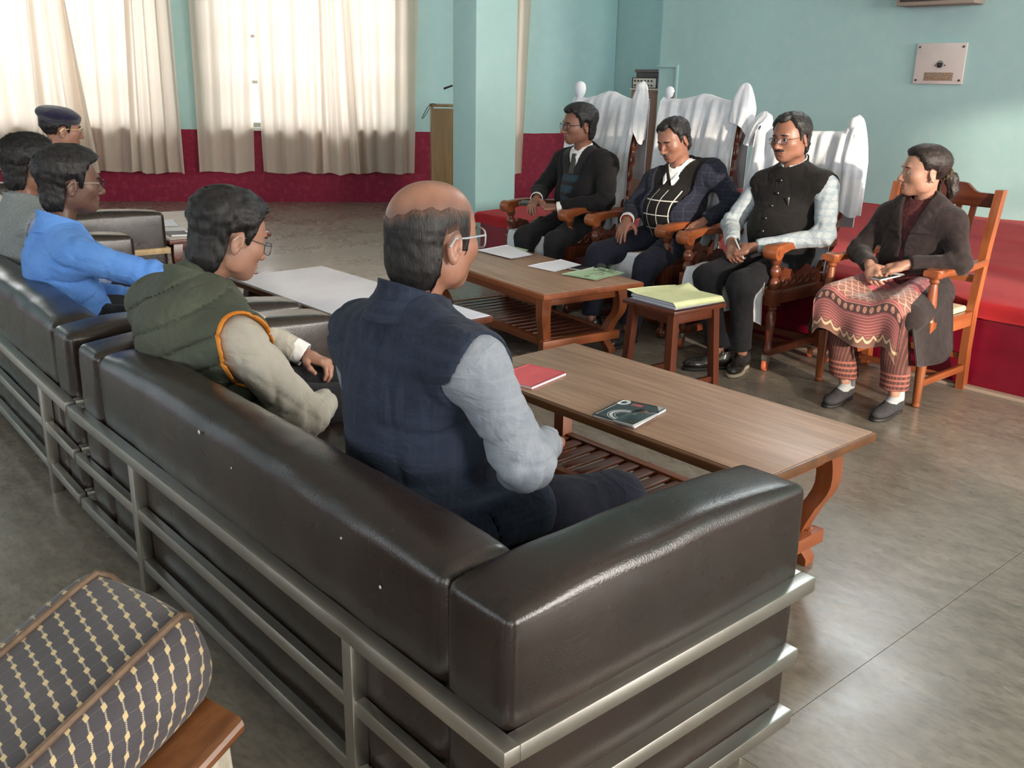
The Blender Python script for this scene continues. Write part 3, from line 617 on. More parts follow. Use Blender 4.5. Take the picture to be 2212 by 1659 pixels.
# ---------------------------------------------------------------- plain wooden armchair (woman)
def armchair():
    e = thing('wooden_armchair', 'orange teak armchair with a slatted back under the woman', 'chair', (4.685, 2.31, 0), R(90)); hw = .27; yF, yB = .235, -.235; wx, wy, wz = W_or[0], W_or[1], W_or[2]
    for s in (-1, 1):
        x = s * hw
        mb = MB(); mb.lathe([(.014, 0), (.020, .004), (.021, .014), (.016, .022), (.019, .03), (.023, .16), (.027, .27), (.028, .295)], 14, loc_mat((x, yF, 0))); mb.box((x - .030, yF - .030, .295), (x + .030, yF + .030, .43), .004)
        mb.build('front_leg', wz, e)
        MB().lathe([(.028, .43), (.022, .445), (.024, .46), (.026, .52), (.019, .60), (.017, .615), (.024, .625), (.018, .638), (.026, .648)], 14, loc_mat((x, yF, 0))).build('arm_post', wz, e)
        r = []
        for yy, zz in ((yB - .02, 0), (yB, .22), (yB, .44), (yB - .045, .75), (yB - .11, 1.02)): r.append([(x - .020, yy - .025, zz), (x + .020, yy - .025, zz), (x + .020, yy + .025, zz), (x - .020, yy + .025, zz)])
        MB().loft(r).build('back_post', wz, e)
        rr = []
        for i in range(15):
            k = i / 14; y = yB - .03 + (yF + .05 - yB + .03) * k; w = .026 + .010 * (k > .8) ; z = .668 - .010 * math.sin(k * 3.14); xx = x + s * .006 * math.sin(k * 3.14)
            rr.append([(xx - w, y, z - .014), (xx + w, y, z - .014), (xx + w, y, z + .010), (xx + w * .7, y, z + .016), (xx - w * .7, y, z + .016), (xx - w, y, z + .010)])
        mb = MB(); mb.loft(rr); mb.lathe([(.036, .645), (.040, .652), (.040, .678), (.036, .685)], 16, loc_mat((x, yF + .005, 0))); mb.build('arm', wy, e)
        MB().box((x - .014, yB, .345), (x + .014, yF, .42), .003).build('side_rail', wy, e); MB().box((x - .011, yB, .10), (x + .011, yF, .135), .003).build('stretcher', wy, e)
    MB().box((-hw, yF - .016, .345), (hw, yF + .012, .42), .003).build('front_rail', wx, e); MB().box((-hw, yB - .012, .345), (hw, yB + .012, .42), .003).build('back_rail', wx, e)
    MB().box((-hw, -.012, .105), (hw, .012, .13), .003).build('stretcher', wx, e); MB().box((-hw, yB - .01, .16), (hw, yB + .01, .19), .003).build('stretcher', wx, e)
    pk = [(-.25 + .5 * i / 24, 1.0 + .045 * (1 if abs(-.25 + .5 * i / 24) < .10 else max(0, 1 - (abs(-.25 + .5 * i / 24) - .10) / .055)) ) for i in range(25)]
    MB().prism([(-.25, .93), (.25, .93)] + pk[::-1], yB - .118, yB - .092, 'y').build('crest_rail', W_dk[0], e)
    MB().box((-.25, yB - .03, .56), (.25, yB - .008, .60), .003).build('lower_rail', wx, e)
    for i in range(5):
        x = -.15 + .075 * i; MB().loft([[(x - .015, yB - .025, .595), (x + .015, yB - .025, .595), (x + .015, yB - .012, .595), (x - .015, yB - .012, .595)], [(x - .015, yB - .110, .935), (x + .015, yB - .110, .935), (x + .015, yB - .097, .935), (x - .015, yB - .097, .935)]]).build('slat', W_dk[2], e)
    pillow('seat', (-hw + .02, yB + .02, .415), (hw - .02, yF + .02, .445), .01, mat('cream_cane_seat', srgb(214, 190, 160), 0.8, srgb(186, 158, 126), scale=(90, 90, 20), bump=.3), e, crown=.008)
armchair()
# ---------------------------------------------------------------- patterned lounge chair in the foreground
def fg_chair():
    e1 = Vector((.24, -.97, 0)).normalized(); e2 = Vector((-.97, -.24, 0)).normalized()
    n = NT('grey_knotted_jacquard', rough=0.75, spec=0.25, sheen=0.2)
    u, v, _ = n.xyz('UV'); p = 0.031; row = n.op('FLOOR', n.op('DIVIDE', v, p))
    uu = n.op('ADD', u, n.op('MULTIPLY', row, p * 0.0)); fx = n.op('SUBTRACT', n.op('FRACT', n.op('DIVIDE', uu, p)), 0.5); fy = n.op('SUBTRACT', n.op('FRACT', n.op('DIVIDE', v, p)), 0.5)
    ax = n.op('ABSOLUTE', fx); ay = n.op('ABSOLUTE', fy)
    wig = n.op('MULTIPLY', n.op('SINE', n.op('MULTIPLY', u, 6.283 * 10 / p)), 0.03)
    lh = n.op('LESS_THAN', n.op('ABSOLUTE', n.op('SUBTRACT', fy, wig)), 0.040); lv = n.op('MULTIPLY', n.op('LESS_THAN', n.op('ABSOLUTE', n.op('ADD', fx, wig)), 0.02), n.op('LESS_THAN', n.op('FRACT', n.op('MULTIPLY', v, 9 / p)), 0.6))
    # four-petal knot at each crossing, sheared like a woven star
    rx = n.op('ADD', fx, n.op('MULTIPLY', fy, 0.55)); ry = n.op('SUBTRACT', fy, n.op('MULTIPLY', fx, 0.35)); arx = n.op('ABSOLUTE', rx); ary = n.op('ABSOLUTE', ry)
    star = n.op('LESS_THAN', n.op('ADD', n.op('POWER', n.op('DIVIDE', arx, 0.31), 1.0), n.op('POWER', n.op('DIVIDE', ary, 0.21), 1.0)), 1.0)
    base = n.mix(n.noise(4.0, detail=4), srgb(70, 67, 72), srgb(88, 84, 88)); base = n.mix(n.op('MULTIPLY', n.noise(400), .3), base, srgb(60, 56, 58))
    c = n.mix(n.op('MULTIPLY', lv, .75), base, srgb(160, 152, 138)); c = n.mix(n.op('MULTIPLY', lh, .9), c, srgb(176, 166, 148)); c = n.mix(star, c, srgb(198, 176, 134)); n.bump(n.noise(500), .2, .002); mj = n.col(c)
    e = thing('lounge_chair', 'lounge chair with grey patterned cushion and brown piping at the lower left', 'chair', (0.06, 1.5, 0)); off = Vector((0.06, 1.5, 0))
    P1 = Vector((.488, 1.800, .55)); sl = -.40                              # far upper corner; the cushion slopes down to the left
    def pt(w, l, h): return P1 + e1 * w + e2 * l + Vector((0, 0, sl * l + h)) - off
    # cross-section across the width (w along e1), measured as arc length for the pattern
    sec = []
    for k in range(12): a = math.pi * (1.0 - k / 11 * .5); sec.append((-.05 + .09 * math.cos(a) + .09 - .05, -.11 + .11 * math.sin(a)))
    sec = [(-.10, -.17), (-.105, -.12), (-.095, -.07), (-.07, -.03), (-.035, -.008), (0, 0)] + [(.262 * k / 8, .008 * math.sin(k / 8 * math.pi)) for k in range(1, 9)] + [(.288, -.006), (.312, -.03), (.328, -.06), (.334, -.095), (.328, -.13), (.312, -.16)]
    d = [0.0]
    for i in range(1, len(sec)): d.append(d[-1] + math.hypot(sec[i][0] - sec[i - 1][0], sec[i][1] - sec[i - 1][1]))
    ls = [-.055, -.050, -.035, -.012, .02, .07, .13, .2, .28, .36, .45, .55, .64]; V = []; UV = []; F = []
    for i, l in enumerate(ls):
        q = 0.0 if l > 0 else min(1, (-l / .055)) ** 2.2
        for j, (w, h) in enumerate(sec):
            w2 = w + (.135 - w) * q * .25; h2 = h * (1 - .35 * q) - .07 * q + .002 * math.sin(31 * l + 9 * w)
            V.append(pt(w2, l, h2)); UV.append((d[j] * .96 + l * .28, l * .96 - d[j] * .28))
    m_ = len(sec)
    for i in range(len(ls) - 1):
        for j in range(m_ - 1): F.append((i * m_ + j, i * m_ + j + 1, (i + 1) * m_ + j + 1, (i + 1) * m_ + j))
    F.append(tuple(range(m_ - 1, -1, -1)))
    mesh_obj('cushion', V, F, mj, e, True, UV)
    mp = mat('brown_piping_tape', srgb(112, 90, 72), 0.7, srgb(94, 74, 58), scale=(40, 40, 40), bump=.2, bscale=300)
    for w in (0.0, .266):
        MB().tube([pt(w + (.135 - w) * (0.0 if l > 0 else min(1, -l / .055) ** 2.2) * .25, l, .004 - .07 * (0.0 if l > 0 else min(1, -l / .055) ** 2.2)) for l in ls[1:]], .0075, n=7).build('piping', mp, e)
    # side board with a rounded nose under the near side of the cushion, cream legs
    W_b = wood('golden_brown_board', srgb(146, 94, 56), srgb(108, 64, 34), 0, rough=0.38)
    rings = []
    for l in (-.026, -.022, .0, .2, .45, .64):
        r = [pt(.26, l, -.172), pt(.385, l, -.172)] + [pt(.39 + .016 * math.cos(a), l, -.190 + .018 * math.sin(a)) for a in np.linspace(1.4, -1.4, 6)] + [pt(.38, l, -.208), pt(.26, l, -.208)]
        rings.append(r)
    MB().loft(rings).build('side_board', W_b, e, ang=30)
    rings = [[pt(w, l, -.172 + dh) for w, dh in ((-.09, 0), (.26, 0), (.26, -.03), (-.09, -.03))] for l in (-.03, .62)]
    MB().loft(rings).build('seat_board', W_b, e)
    mc = mat('cream_wrapped_leg', srgb(206, 196, 178), 0.7, srgb(150, 142, 128), scale=(30, 30, 8), bump=.15)
    for l, w in ((.0, .335), (.0, -.02), (.56, .335), (.56, -.02)):
        t = pt(w, l, -.205); b = Vector((t.x + .02, t.y - .015, 0)); s = .024
        MB().loft([[(p.x + a * s * f, p.y + c_ * s * f, p.z) for a, c_ in ((-1, -1), (1, -1), (1, 1), (-1, 1))] for p, f in ((b, .8), (t, 1.05))]).build('leg', mc, e)
    return e
fg_chair()
# ================================================================== PEOPLE
# smooth implicit surfaces polygonised with surface nets: every body and garment is one continuous surface
f4 = np.float32
def V3(*a): return np.array(a, dtype=float)
def unit(v): v = np.asarray(v, float); return v / np.linalg.norm(v)
def s_cap(a, b, ra, rb=None):
    a = np.asarray(a, float); b = np.asarray(b, float); rb = ra if rb is None else rb; d = b - a; L2 = max(float(d @ d), 1e-9)
    def f(P):
        x, y, z = P[0] - f4(a[0]), P[1] - f4(a[1]), P[2] - f4(a[2])
        t = np.clip((x * f4(d[0]) + y * f4(d[1]) + z * f4(d[2])) / f4(L2), 0, 1)
        return np.sqrt((x - t * f4(d[0])) ** 2 + (y - t * f4(d[1])) ** 2 + (z - t * f4(d[2])) ** 2) - (f4(ra) + t * f4(rb - ra))
    return f
def s_chain(pts, rs): 
    fs = [s_cap(pts[i], pts[i + 1], rs[i], rs[i + 1]) for i in range(len(pts) - 1)]
    return s_un(0.012, *fs) if len(fs) > 1 else fs[0]
def s_ell(c, r, Rm=None):
    c = np.asarray(c, float); r = np.asarray(r, float)
    def f(P):
        x, y, z = P[0] - f4(c[0]), P[1] - f4(c[1]), P[2] - f4(c[2])
        if Rm is not None:
            x, y, z = (x * f4(Rm[0][0]) + y * f4(Rm[1][0]) + z * f4(Rm[2][0])), (x * f4(Rm[0][1]) + y * f4(Rm[1][1]) + z * f4(Rm[2][1])), (x * f4(Rm[0][2]) + y * f4(Rm[1][2]) + z * f4(Rm[2][2]))
        k0 = np.sqrt((x / f4(r[0])) ** 2 + (y / f4(r[1])) ** 2 + (z / f4(r[2])) ** 2); k1 = np.sqrt((x / f4(r[0] ** 2)) ** 2 + (y / f4(r[1] ** 2)) ** 2 + (z / f4(r[2] ** 2)) ** 2)
        return k0 * (k0 - 1) / np.maximum(k1, f4(1e-6))
    return f
def smin(a, b, k):
    if k <= 0: return np.minimum(a, b)
    h = np.maximum(f4(k) - np.abs(a - b), 0) / f4(k); return np.minimum(a, b) - h * h * f4(k * .25)
def smax(a, b, k): return -smin(-a, -b, k)
def s_un(k, *fs):
    def f(P):
        d = fs[0](P)
        for g in fs[1:]: d = smin(d, g(P), k)
        return d
    return f
def s_sub(k, a, b): return lambda P: smax(a(P), -b(P), k)
def s_int(k, a, b): return lambda P: smax(a(P), b(P), k)
def s_off(a, o): return lambda P: a(P) - (o(P) if callable(o) else f4(o))
def in_frame(f, c, Rm, s=1.0):
    """evaluate f in a frame with origin c, axes = columns of Rm, scale s"""
    c = np.asarray(c, float)
    def g(P):
        x, y, z = P[0] - f4(c[0]), P[1] - f4(c[1]), P[2] - f4(c[2])
        q = [(x * f4(Rm[0][i] / s) + y * f4(Rm[1][i] / s) + z * f4(Rm[2][i] / s)) for i in range(3)]
        return f(q) * f4(s)
    return g
def wrinkle(seed, amp, freq, stretch=(1, 1, 1), n=4):
    rs = np.random.RandomState(seed); D = rs.normal(size=(n, 3)) * np.array(stretch); D = D / np.linalg.norm(D, axis=1, keepdims=True) * freq * (0.7 + .6 * rs.rand(n, 1)); ph = rs.rand(n) * 6.28; E = rs.normal(size=(n, 3)) * freq * .35
    def f(P):
        o = f4(0)
        for i in range(n):
            w = np.sin(P[0] * f4(E[i, 0]) + P[1] * f4(E[i, 1]) + P[2] * f4(E[i, 2]) + f4(ph[i] * 2)); o = o + np.sin(P[0] * f4(D[i, 0]) + P[1] * f4(D[i, 1]) + P[2] * f4(D[i, 2]) + f4(ph[i]) + f4(1.6) * w)
        return o * f4(amp / n)
    return f
def limb_folds(a, b, c, amp, seed, freq=95.0, width=.10):
    """cloth rings gathered where a sleeve or trouser leg bends at b"""
    ax1 = unit(np.asarray(b) - a); ax2 = unit(np.asarray(c) - b); ax = unit(ax1 + ax2); b = np.asarray(b, float); sd = np.cross(ax1, ax2); sd = unit(sd) if np.linalg.norm(sd) > 1e-3 else V3(1, 0, 0); q = np.cross(ax, sd)
    def f(P):
        x, y, z = P[0] - f4(b[0]), P[1] - f4(b[1]), P[2] - f4(b[2]); t = x * f4(ax[0]) + y * f4(ax[1]) + z * f4(ax[2]); u = x * f4(sd[0]) + y * f4(sd[1]) + z * f4(sd[2]); v = x * f4(q[0]) + y * f4(q[1]) + z * f4(q[2])
        r2 = x * x + y * y + z * z
        return f4(amp) * np.sin(f4(freq) * t + f4(40.0) * u * v * f4(9) + f4(26.0) * u + f4(seed) + f4(1.2) * np.sin(v * f4(55))) * np.exp(-r2 / f4(width * width))
    return f
def crease(seed, amp, freq, axis=None, jit=.55, n=3):
    """sharp valleys between soft ridges of cloth, each set fading in and out"""
    rs = np.random.RandomState(seed); D = rs.normal(size=(n, 3)); D /= np.linalg.norm(D, axis=1, keepdims=True)
    if axis is not None: D = unit(axis)[None] + D * jit; D /= np.linalg.norm(D, axis=1, keepdims=True)
    D *= freq * (.7 + .6 * rs.rand(n, 1)); E = rs.normal(size=(n, 3)) * 13; G = rs.normal(size=(n, 3)) * 9; ph = rs.rand(n, 3) * 6.28
    def f(P):
        o = f4(0)
        for i in range(n):
            w = np.sin(P[0] * f4(E[i, 0]) + P[1] * f4(E[i, 1]) + P[2] * f4(E[i, 2]) + f4(ph[i, 0])); v = f4(1) - np.abs(np.sin((P[0] * f4(D[i, 0]) + P[1] * f4(D[i, 1]) + P[2] * f4(D[i, 2])) * f4(.5) + f4(ph[i, 1]) + f4(1.1) * w))
            m = np.clip(np.sin(P[0] * f4(G[i, 0]) + P[1] * f4(G[i, 1]) + P[2] * f4(G[i, 2]) + f4(ph[i, 2])) + f4(.35), 0, 1); v2 = v * v; o = o + (v2 * v2 * f4(.75) + v2 * f4(.25)) * m
        return o * f4(amp)
    return f
def s_plus(f, *ds):
    def g(P):
        d = f(P)
        for e in ds: d = d + e(P)
        return d
    return g
def polyg(f, lo, hi, h, dense=False):
    """naive surface nets -> verts, quads"""
    lo = np.asarray(lo, float) - 2 * h; hi = np.asarray(hi, float) + 2 * h; n = np.ceil((hi - lo) / h).astype(int) + 1
    if dense or int(np.prod(n)) < 90000:
        P = (np.arange(n[0], dtype=f4)[:, None, None] * f4(h) + f4(lo[0]), np.arange(n[1], dtype=f4)[None, :, None] * f4(h) + f4(lo[1]), np.arange(n[2], dtype=f4)[None, None, :] * f4(h) + f4(lo[2]))
        S = np.broadcast_to(f(P), tuple(n)).astype(f4)
    else:                                             # evaluate only the blocks the surface can pass through
        B = 8; nb = -(-n // B); n = nb * B; ctr = [((np.arange(nb[i], dtype=f4) + f4(.5)) * f4(B * h) + f4(lo[i] - h * .5)) for i in range(3)]
        Sc = np.broadcast_to(f((ctr[0][:, None, None], ctr[1][None, :, None], ctr[2][None, None, :])), tuple(nb)); near = np.abs(Sc) < B * h * .87 * 1.55 + .006
        S = np.repeat(np.repeat(np.repeat(np.where(Sc < 0, f4(-1), f4(1)), B, 0), B, 1), B, 2); bl = np.argwhere(near); st8 = np.arange(B)
        for k in range(0, len(bl), 160):
            q = bl[k:k + 160] * B; ix = q[:, 0, None, None, None] + st8[None, :, None, None]; iy = q[:, 1, None, None, None] + st8[None, None, :, None]; iz = q[:, 2, None, None, None] + st8[None, None, None, :]
            S[ix, iy, iz] = f((ix.astype(f4) * f4(h) + f4(lo[0]), iy.astype(f4) * f4(h) + f4(lo[1]), iz.astype(f4) * f4(h) + f4(lo[2])))
    ins = S < 0
    c = np.zeros(tuple(n - 1), dtype=np.int8)
    for i in (0, 1):
        for j in (0, 1):
            for k in (0, 1): c += ins[i:n[0] - 1 + i, j:n[1] - 1 + j, k:n[2] - 1 + k]
    act = np.argwhere((c > 0) & (c < 8))
    if len(act) == 0: return np.zeros((0, 3)), np.zeros((0, 4), int)
    A = act.T; acc = np.zeros((len(act), 3), f4); cnt = np.zeros(len(act), f4)
    for ax in range(3):
        o = [k for k in range(3) if k != ax]
        for i in (0, 1):
            for j in (0, 1):
                q0 = [A[0].copy(), A[1].copy(), A[2].copy()]; q0[o[0]] += i; q0[o[1]] += j; q1 = [q.copy() for q in q0]; q1[ax] += 1
                s0 = S[q0[0], q0[1], q0[2]]; s1 = S[q1[0], q1[1], q1[2]]; m = (s0 < 0) != (s1 < 0)
                t = np.where(m, s0 / np.where(m, s0 - s1, 1), 0).astype(f4); pt = np.zeros((len(act), 3), f4); pt[:, ax] = t; pt[:, o[0]] = i; pt[:, o[1]] = j
                acc += pt * m[:, None]; cnt += m
    Vt = (act + acc / cnt[:, None]) * h + lo
    idx = np.full(tuple(n - 1), -1, np.int32); idx[A[0], A[1], A[2]] = np.arange(len(act)); Q = []
    for ax in range(3):
        o = [(1, 2), (2, 0), (0, 1)][ax]; sl0 = [slice(None)] * 3; sl1 = [slice(None)] * 3; sl0[ax] = slice(0, n[ax] - 1); sl1[ax] = slice(1, n[ax])
        a = ins[tuple(sl0)]; b = ins[tuple(sl1)]; ch = np.argwhere(a != b)
        if len(ch) == 0: continue
        ok = (ch[:, o[0]] > 0) & (ch[:, o[1]] > 0) & (ch[:, o[0]] < n[o[0]] - 1) & (ch[:, o[1]] < n[o[1]] - 1); ch = ch[ok]; fl = a[ch[:, 0], ch[:, 1], ch[:, 2]]
        def cell(di, dj): e = ch.copy(); e[:, o[0]] -= di; e[:, o[1]] -= dj; return idx[e[:, 0], e[:, 1], e[:, 2]]
        q = np.stack([cell(1, 1), cell(0, 1), cell(0, 0), cell(1, 0)], 1); q[~fl] = q[~fl][:, ::-1]; Q.append(q)
    return Vt, np.concatenate(Q)
def fast_mesh(name, parts, m, parent):
    """parts: list of (verts, quads[, material index])"""
    V = np.concatenate([p[0] for p in parts]); off = 0; Qs = []; mi = []
    for p in parts: Qs.append(p[1] + off); off += len(p[0]); mi.append(np.full(len(p[1]), p[2] if len(p) > 2 else 0, np.int32))
    Q = np.concatenate(Qs).astype(np.int32); me = bpy.data.meshes.new(name); me.vertices.add(len(V)); me.vertices.foreach_set('co', V.astype(f4).ravel())
    me.loops.add(Q.size); me.loops.foreach_set('vertex_index', Q.ravel()); me.polygons.add(len(Q)); me.polygons.foreach_set('loop_start', np.arange(0, Q.size, 4, dtype=np.int32)); me.polygons.foreach_set('material_index', np.concatenate(mi)); me.polygons.foreach_set('use_smooth', np.ones(len(Q), bool))
    for mm in (m if isinstance(m, (list, tuple)) else [m]): me.materials.append(mm)
    me.update(calc_edges=True); me.validate(); return link(bpy.data.objects.new(name, me), parent)
def sdf_obj(name, f, lo, hi, h, m, parent):
    v, q = polyg(f, lo, hi, h)
    if len(v) == 0: return None
    return fast_mesh(name, [(v, q)], m, parent)
# ---------------------------------------------------------------- head (local: x to the person's right, y forward, z up, eyes at z=0)
def mirror(fn): return [fn(1), fn(-1)]
def head_sdf(o):
    jw = o.get('jaw', 1.0); fat = o.get('fat', 0.0); nl = o.get('nose', 1.0)
    cran = s_un(.03, s_ell((0, -.016, .034), (.076, .097, .082)), s_ell((0, .03, .035), (.066, .058, .066)))
    face = s_un(.03, s_ell((0, .034, -.028), (.060 + fat, .058, .078)), s_ell((0, .036, -.072), ((.046 + fat) * jw, .050, .036)), s_ell((0, .068, -.096), (.024 * jw, .022, .019)))
    f = s_un(.045, cran, face)
    for s in (1, -1):
        f = s_un(.028, f, s_ell((s * .044, .056, -.026), (.022 + fat, .026, .022)))                   # cheekbone
        f = s_un(.03, f, s_ell((s * (.050 + fat) * jw, .004, -.062), (.014, .030, .030)))               # jaw corner
    f = s_un(.020, f, s_cap((-.030, .086, .020), (.030, .086, .020), .009))                             # brow
    for s in (1, -1): f = s_sub(.016, f, s_ell((s * .032, .104, -.002), (.019, .018, .0115)))           # sockets
    f = s_un(.012, f, s_cap((0, .092, .004), (0, .092 + .020 * nl, -.036), .0065, .0105), s_ell((0, .090 + .022 * nl, -.039), (.0115, .0115, .0100)))
    for s in (1, -1): f = s_un(.007, f, s_ell((s * .0125, .092 + .008 * nl, -.043), (.0078, .0105, .0075)))
    f = s_un(.012, f, s_ell((0, .088, -.064), (.024, .0115, .0065)), s_ell((0, .087, -.079), (.021, .0115, .0075)))   # lips
    f = s_sub(.004, f, s_ell((0, .104, -.0712), (.024, .012, .0016)))
    f = s_sub(.014, f, s_ell((0, .108, -.0895), (.016, .012, .004)))
    for s in (1, -1):
        op = o.get('open', 1.0); ctr = (s * .031, .0795, -.003); lid = s_ell(ctr, (.0165, .0150, .0140))
        if op > 0: lid = s_sub(.002, lid, s_ell((s * .031, .097, -.004), (.0140, .017, .0062 * op)))
        f = s_un(.006, f, lid)
    return f
def ear_sdf():
    fs = []
    for s in (1, -1):
        Rm = np.array(Matrix.Rotation(R(-16), 3, 'X') @ Matrix.Rotation(R(s * -22), 3, 'Z'))
        e = s_ell((0, 0, .004), (.0085, .0175, .0310)); e = s_un(.008, e, s_ell((0, .004, -.024), (.0075, .009, .011)))
        e = s_sub(.005, e, s_ell((s * .010, .004, .004), (.0085, .0105, .0205))); e = s_un(.004, e, s_ell((s * .002, .013, -.004), (.006, .005, .007)))
        fs.append(in_frame(e, (s * .0785, -.016, -.014), Rm))
    return s_un(0.0, *fs)
M_skin = {}
def skin(key, c, c2):
    if key not in M_skin:
        n = NT('skin_' + key, rough=0.42, spec=0.45); cc = n.mix(n.noise(9, detail=4), c, c2); cc = n.mix(n.op('MULTIPLY', n.noise(60, detail=3, lo=.5, hi=.75), .25), cc, tuple(v * .82 for v in c2))
        at = nd(n.t, 'ShaderNodeAttribute', attribute_name='tint'); cc = n.mix(at.outputs['Fac'], cc, (c[0] * .52, c[1] * .34, c[2] * .36)); b2 = nd(n.t, 'ShaderNodeAttribute', attribute_name='stubble')
        cc = n.mix(b2.outputs['Fac'], cc, (c[0] * .45, c[1] * .48, c[2] * .55)); n.bump(n.noise(320, detail=3), .06, .002); n.col(cc)
        n.p.inputs['Subsurface Weight'].default_value = 0.08; n.p.inputs['Subsurface Radius'].default_value = (.010, .004, .002); n.p.inputs['Subsurface Scale'].default_value = 1.0
        M_skin[key] = n.m
    return M_skin[key]
def hair_mat(name, c, c2):
    if name in MATS: return MATS[name]
    n = NT(name, rough=0.5, spec=0.35); n.bump(n.noise(240, sc3=(1, 1, .25), detail=3), .3, .003); return n.col(n.mix(n.noise(70, sc3=(1, 1, .3), detail=4), c, c2))
H_black = hair_mat('black_hair', (.007, .006, .007), (.022, .020, .021)); H_brown = hair_mat('dark_brown_hair', (.012, .008, .008), (.034, .024, .022)); H_bald = None; H_grey = hair_mat('greying_hair', (.03, .03, .03), (.14, .13, .13))
n = NT('thinning_black_hair', rough=.5, spec=.35); n.bump(n.noise(240, sc3=(1, 1, .25), detail=3), .3, .003); at_ = nd(n.t, 'ShaderNodeAttribute', attribute_name='thin'); st_ = n.noise(150, sc3=(1, 1, .18), detail=3, lo=.3, hi=.7)
H_bald = n.col(n.mix(n.op('MULTIPLY', n.op('POWER', at_.outputs['Fac'], 1.3), n.op('ADD', .25, n.op('MULTIPLY', st_, .55))), n.mix(n.noise(70, sc3=(1, 1, .3), detail=4), (.005, .0045, .005), (.016, .014, .014)), srgb(128, 92, 76)))
def ribbons(Vh, Nh, flow, n, ln, wd, seed, lift=.25, jit=.28):
    """fine locks: thin tapering blades growing along the scalp"""
    rs = np.random.RandomState(seed); k = rs.choice(len(Vh), n); p = Vh[k]; N = Nh[k]; d = flow(p); d = d + rs.normal(size=d.shape) * jit; d = d - N * np.sum(d * N, 1, keepdims=True); d /= np.maximum(np.linalg.norm(d, axis=1, keepdims=True), 1e-6)
    d = d + N * (lift * (0.3 + rs.rand(n, 1))); d /= np.linalg.norm(d, axis=1, keepdims=True); s = np.cross(d, N); s /= np.maximum(np.linalg.norm(s, axis=1, keepdims=True), 1e-6); L = ln * (.6 + .8 * rs.rand(n, 1)); w = wd * (.6 + .8 * rs.rand(n, 1)); p = p - N * .0015
    a, b = p - s * w, p + s * w; m = p + d * L * .55 - N * L * .04; c, e = m + s * w * .8, m - s * w * .8; t = p + d * L - N * L * .16; g, h = t + s * w * .15, t - s * w * .15
    V = np.stack([a, b, c, e, g, h], 1).reshape(-1, 3); i = np.arange(n)[:, None] * 6; Q = np.concatenate([i + np.array([[0, 1, 2, 3]]), i + np.array([[3, 2, 4, 5]])]); return V, Q
def vnormals(V, Q):
    a, b, c, d = V[Q[:, 0]], V[Q[:, 1]], V[Q[:, 2]], V[Q[:, 3]]; fn = np.cross(c - a, d - b); N = np.zeros_like(V)
    for j in range(4): np.add.at(N, Q[:, j], fn)
    return N / np.maximum(np.linalg.norm(N, axis=1, keepdims=True), 1e-9)
def hairline(o):
    """returns g(P): negative where hair grows, head frame"""
    st = o.get('style', 'short'); fr = o.get('front', .078); nape = o.get('nape', -.085); sb = o.get('sideburn', -.014); tem = o.get('temple', .0)
    if st == 'bald':
        # ring of hair round the sides and back
        def g(P):
            up = P[2] - (f4(.052) - f4(.10) * np.clip(P[1] + f4(.04), -.07, .0) - f4(.30) * np.clip(P[1] - f4(.0), 0, .1) + f4(.25) * np.clip(P[0], -.06, .06) + f4(.003) * np.sin(P[0] * f4(150) + P[1] * f4(110)) - f4(.010) * np.exp(-(P[0] / f4(.03)) ** 2))
            lo = np.interp(P[1], [-.20, -.045, -.038, .000, .012, .034, .040], [nape, nape, .012, .018, sb, sb, .06]).astype(f4) - P[2]
            return np.maximum(np.maximum(up, lo), P[1] - f4(.044)) * f4(.8)
        return g
    def g(P):
        x = np.abs(P[0]); fz = f4(fr) - f4(.28) * np.maximum(x - f4(.034), 0) + f4(tem) * np.exp(-((x - f4(.042)) / f4(.014)) ** 2)
        lo = np.interp(P[1], [-.20, -.047, -.036, .000, .008, .014, .024, .040, .060], [nape, nape, .008, .018, .004, sb, sb, .048, fr - .022]).astype(f4)
        lo = np.where(P[1] > f4(.050), np.maximum(lo * 0 + fz, lo), lo)
        return (lo - P[2]) * f4(.75)
    return g
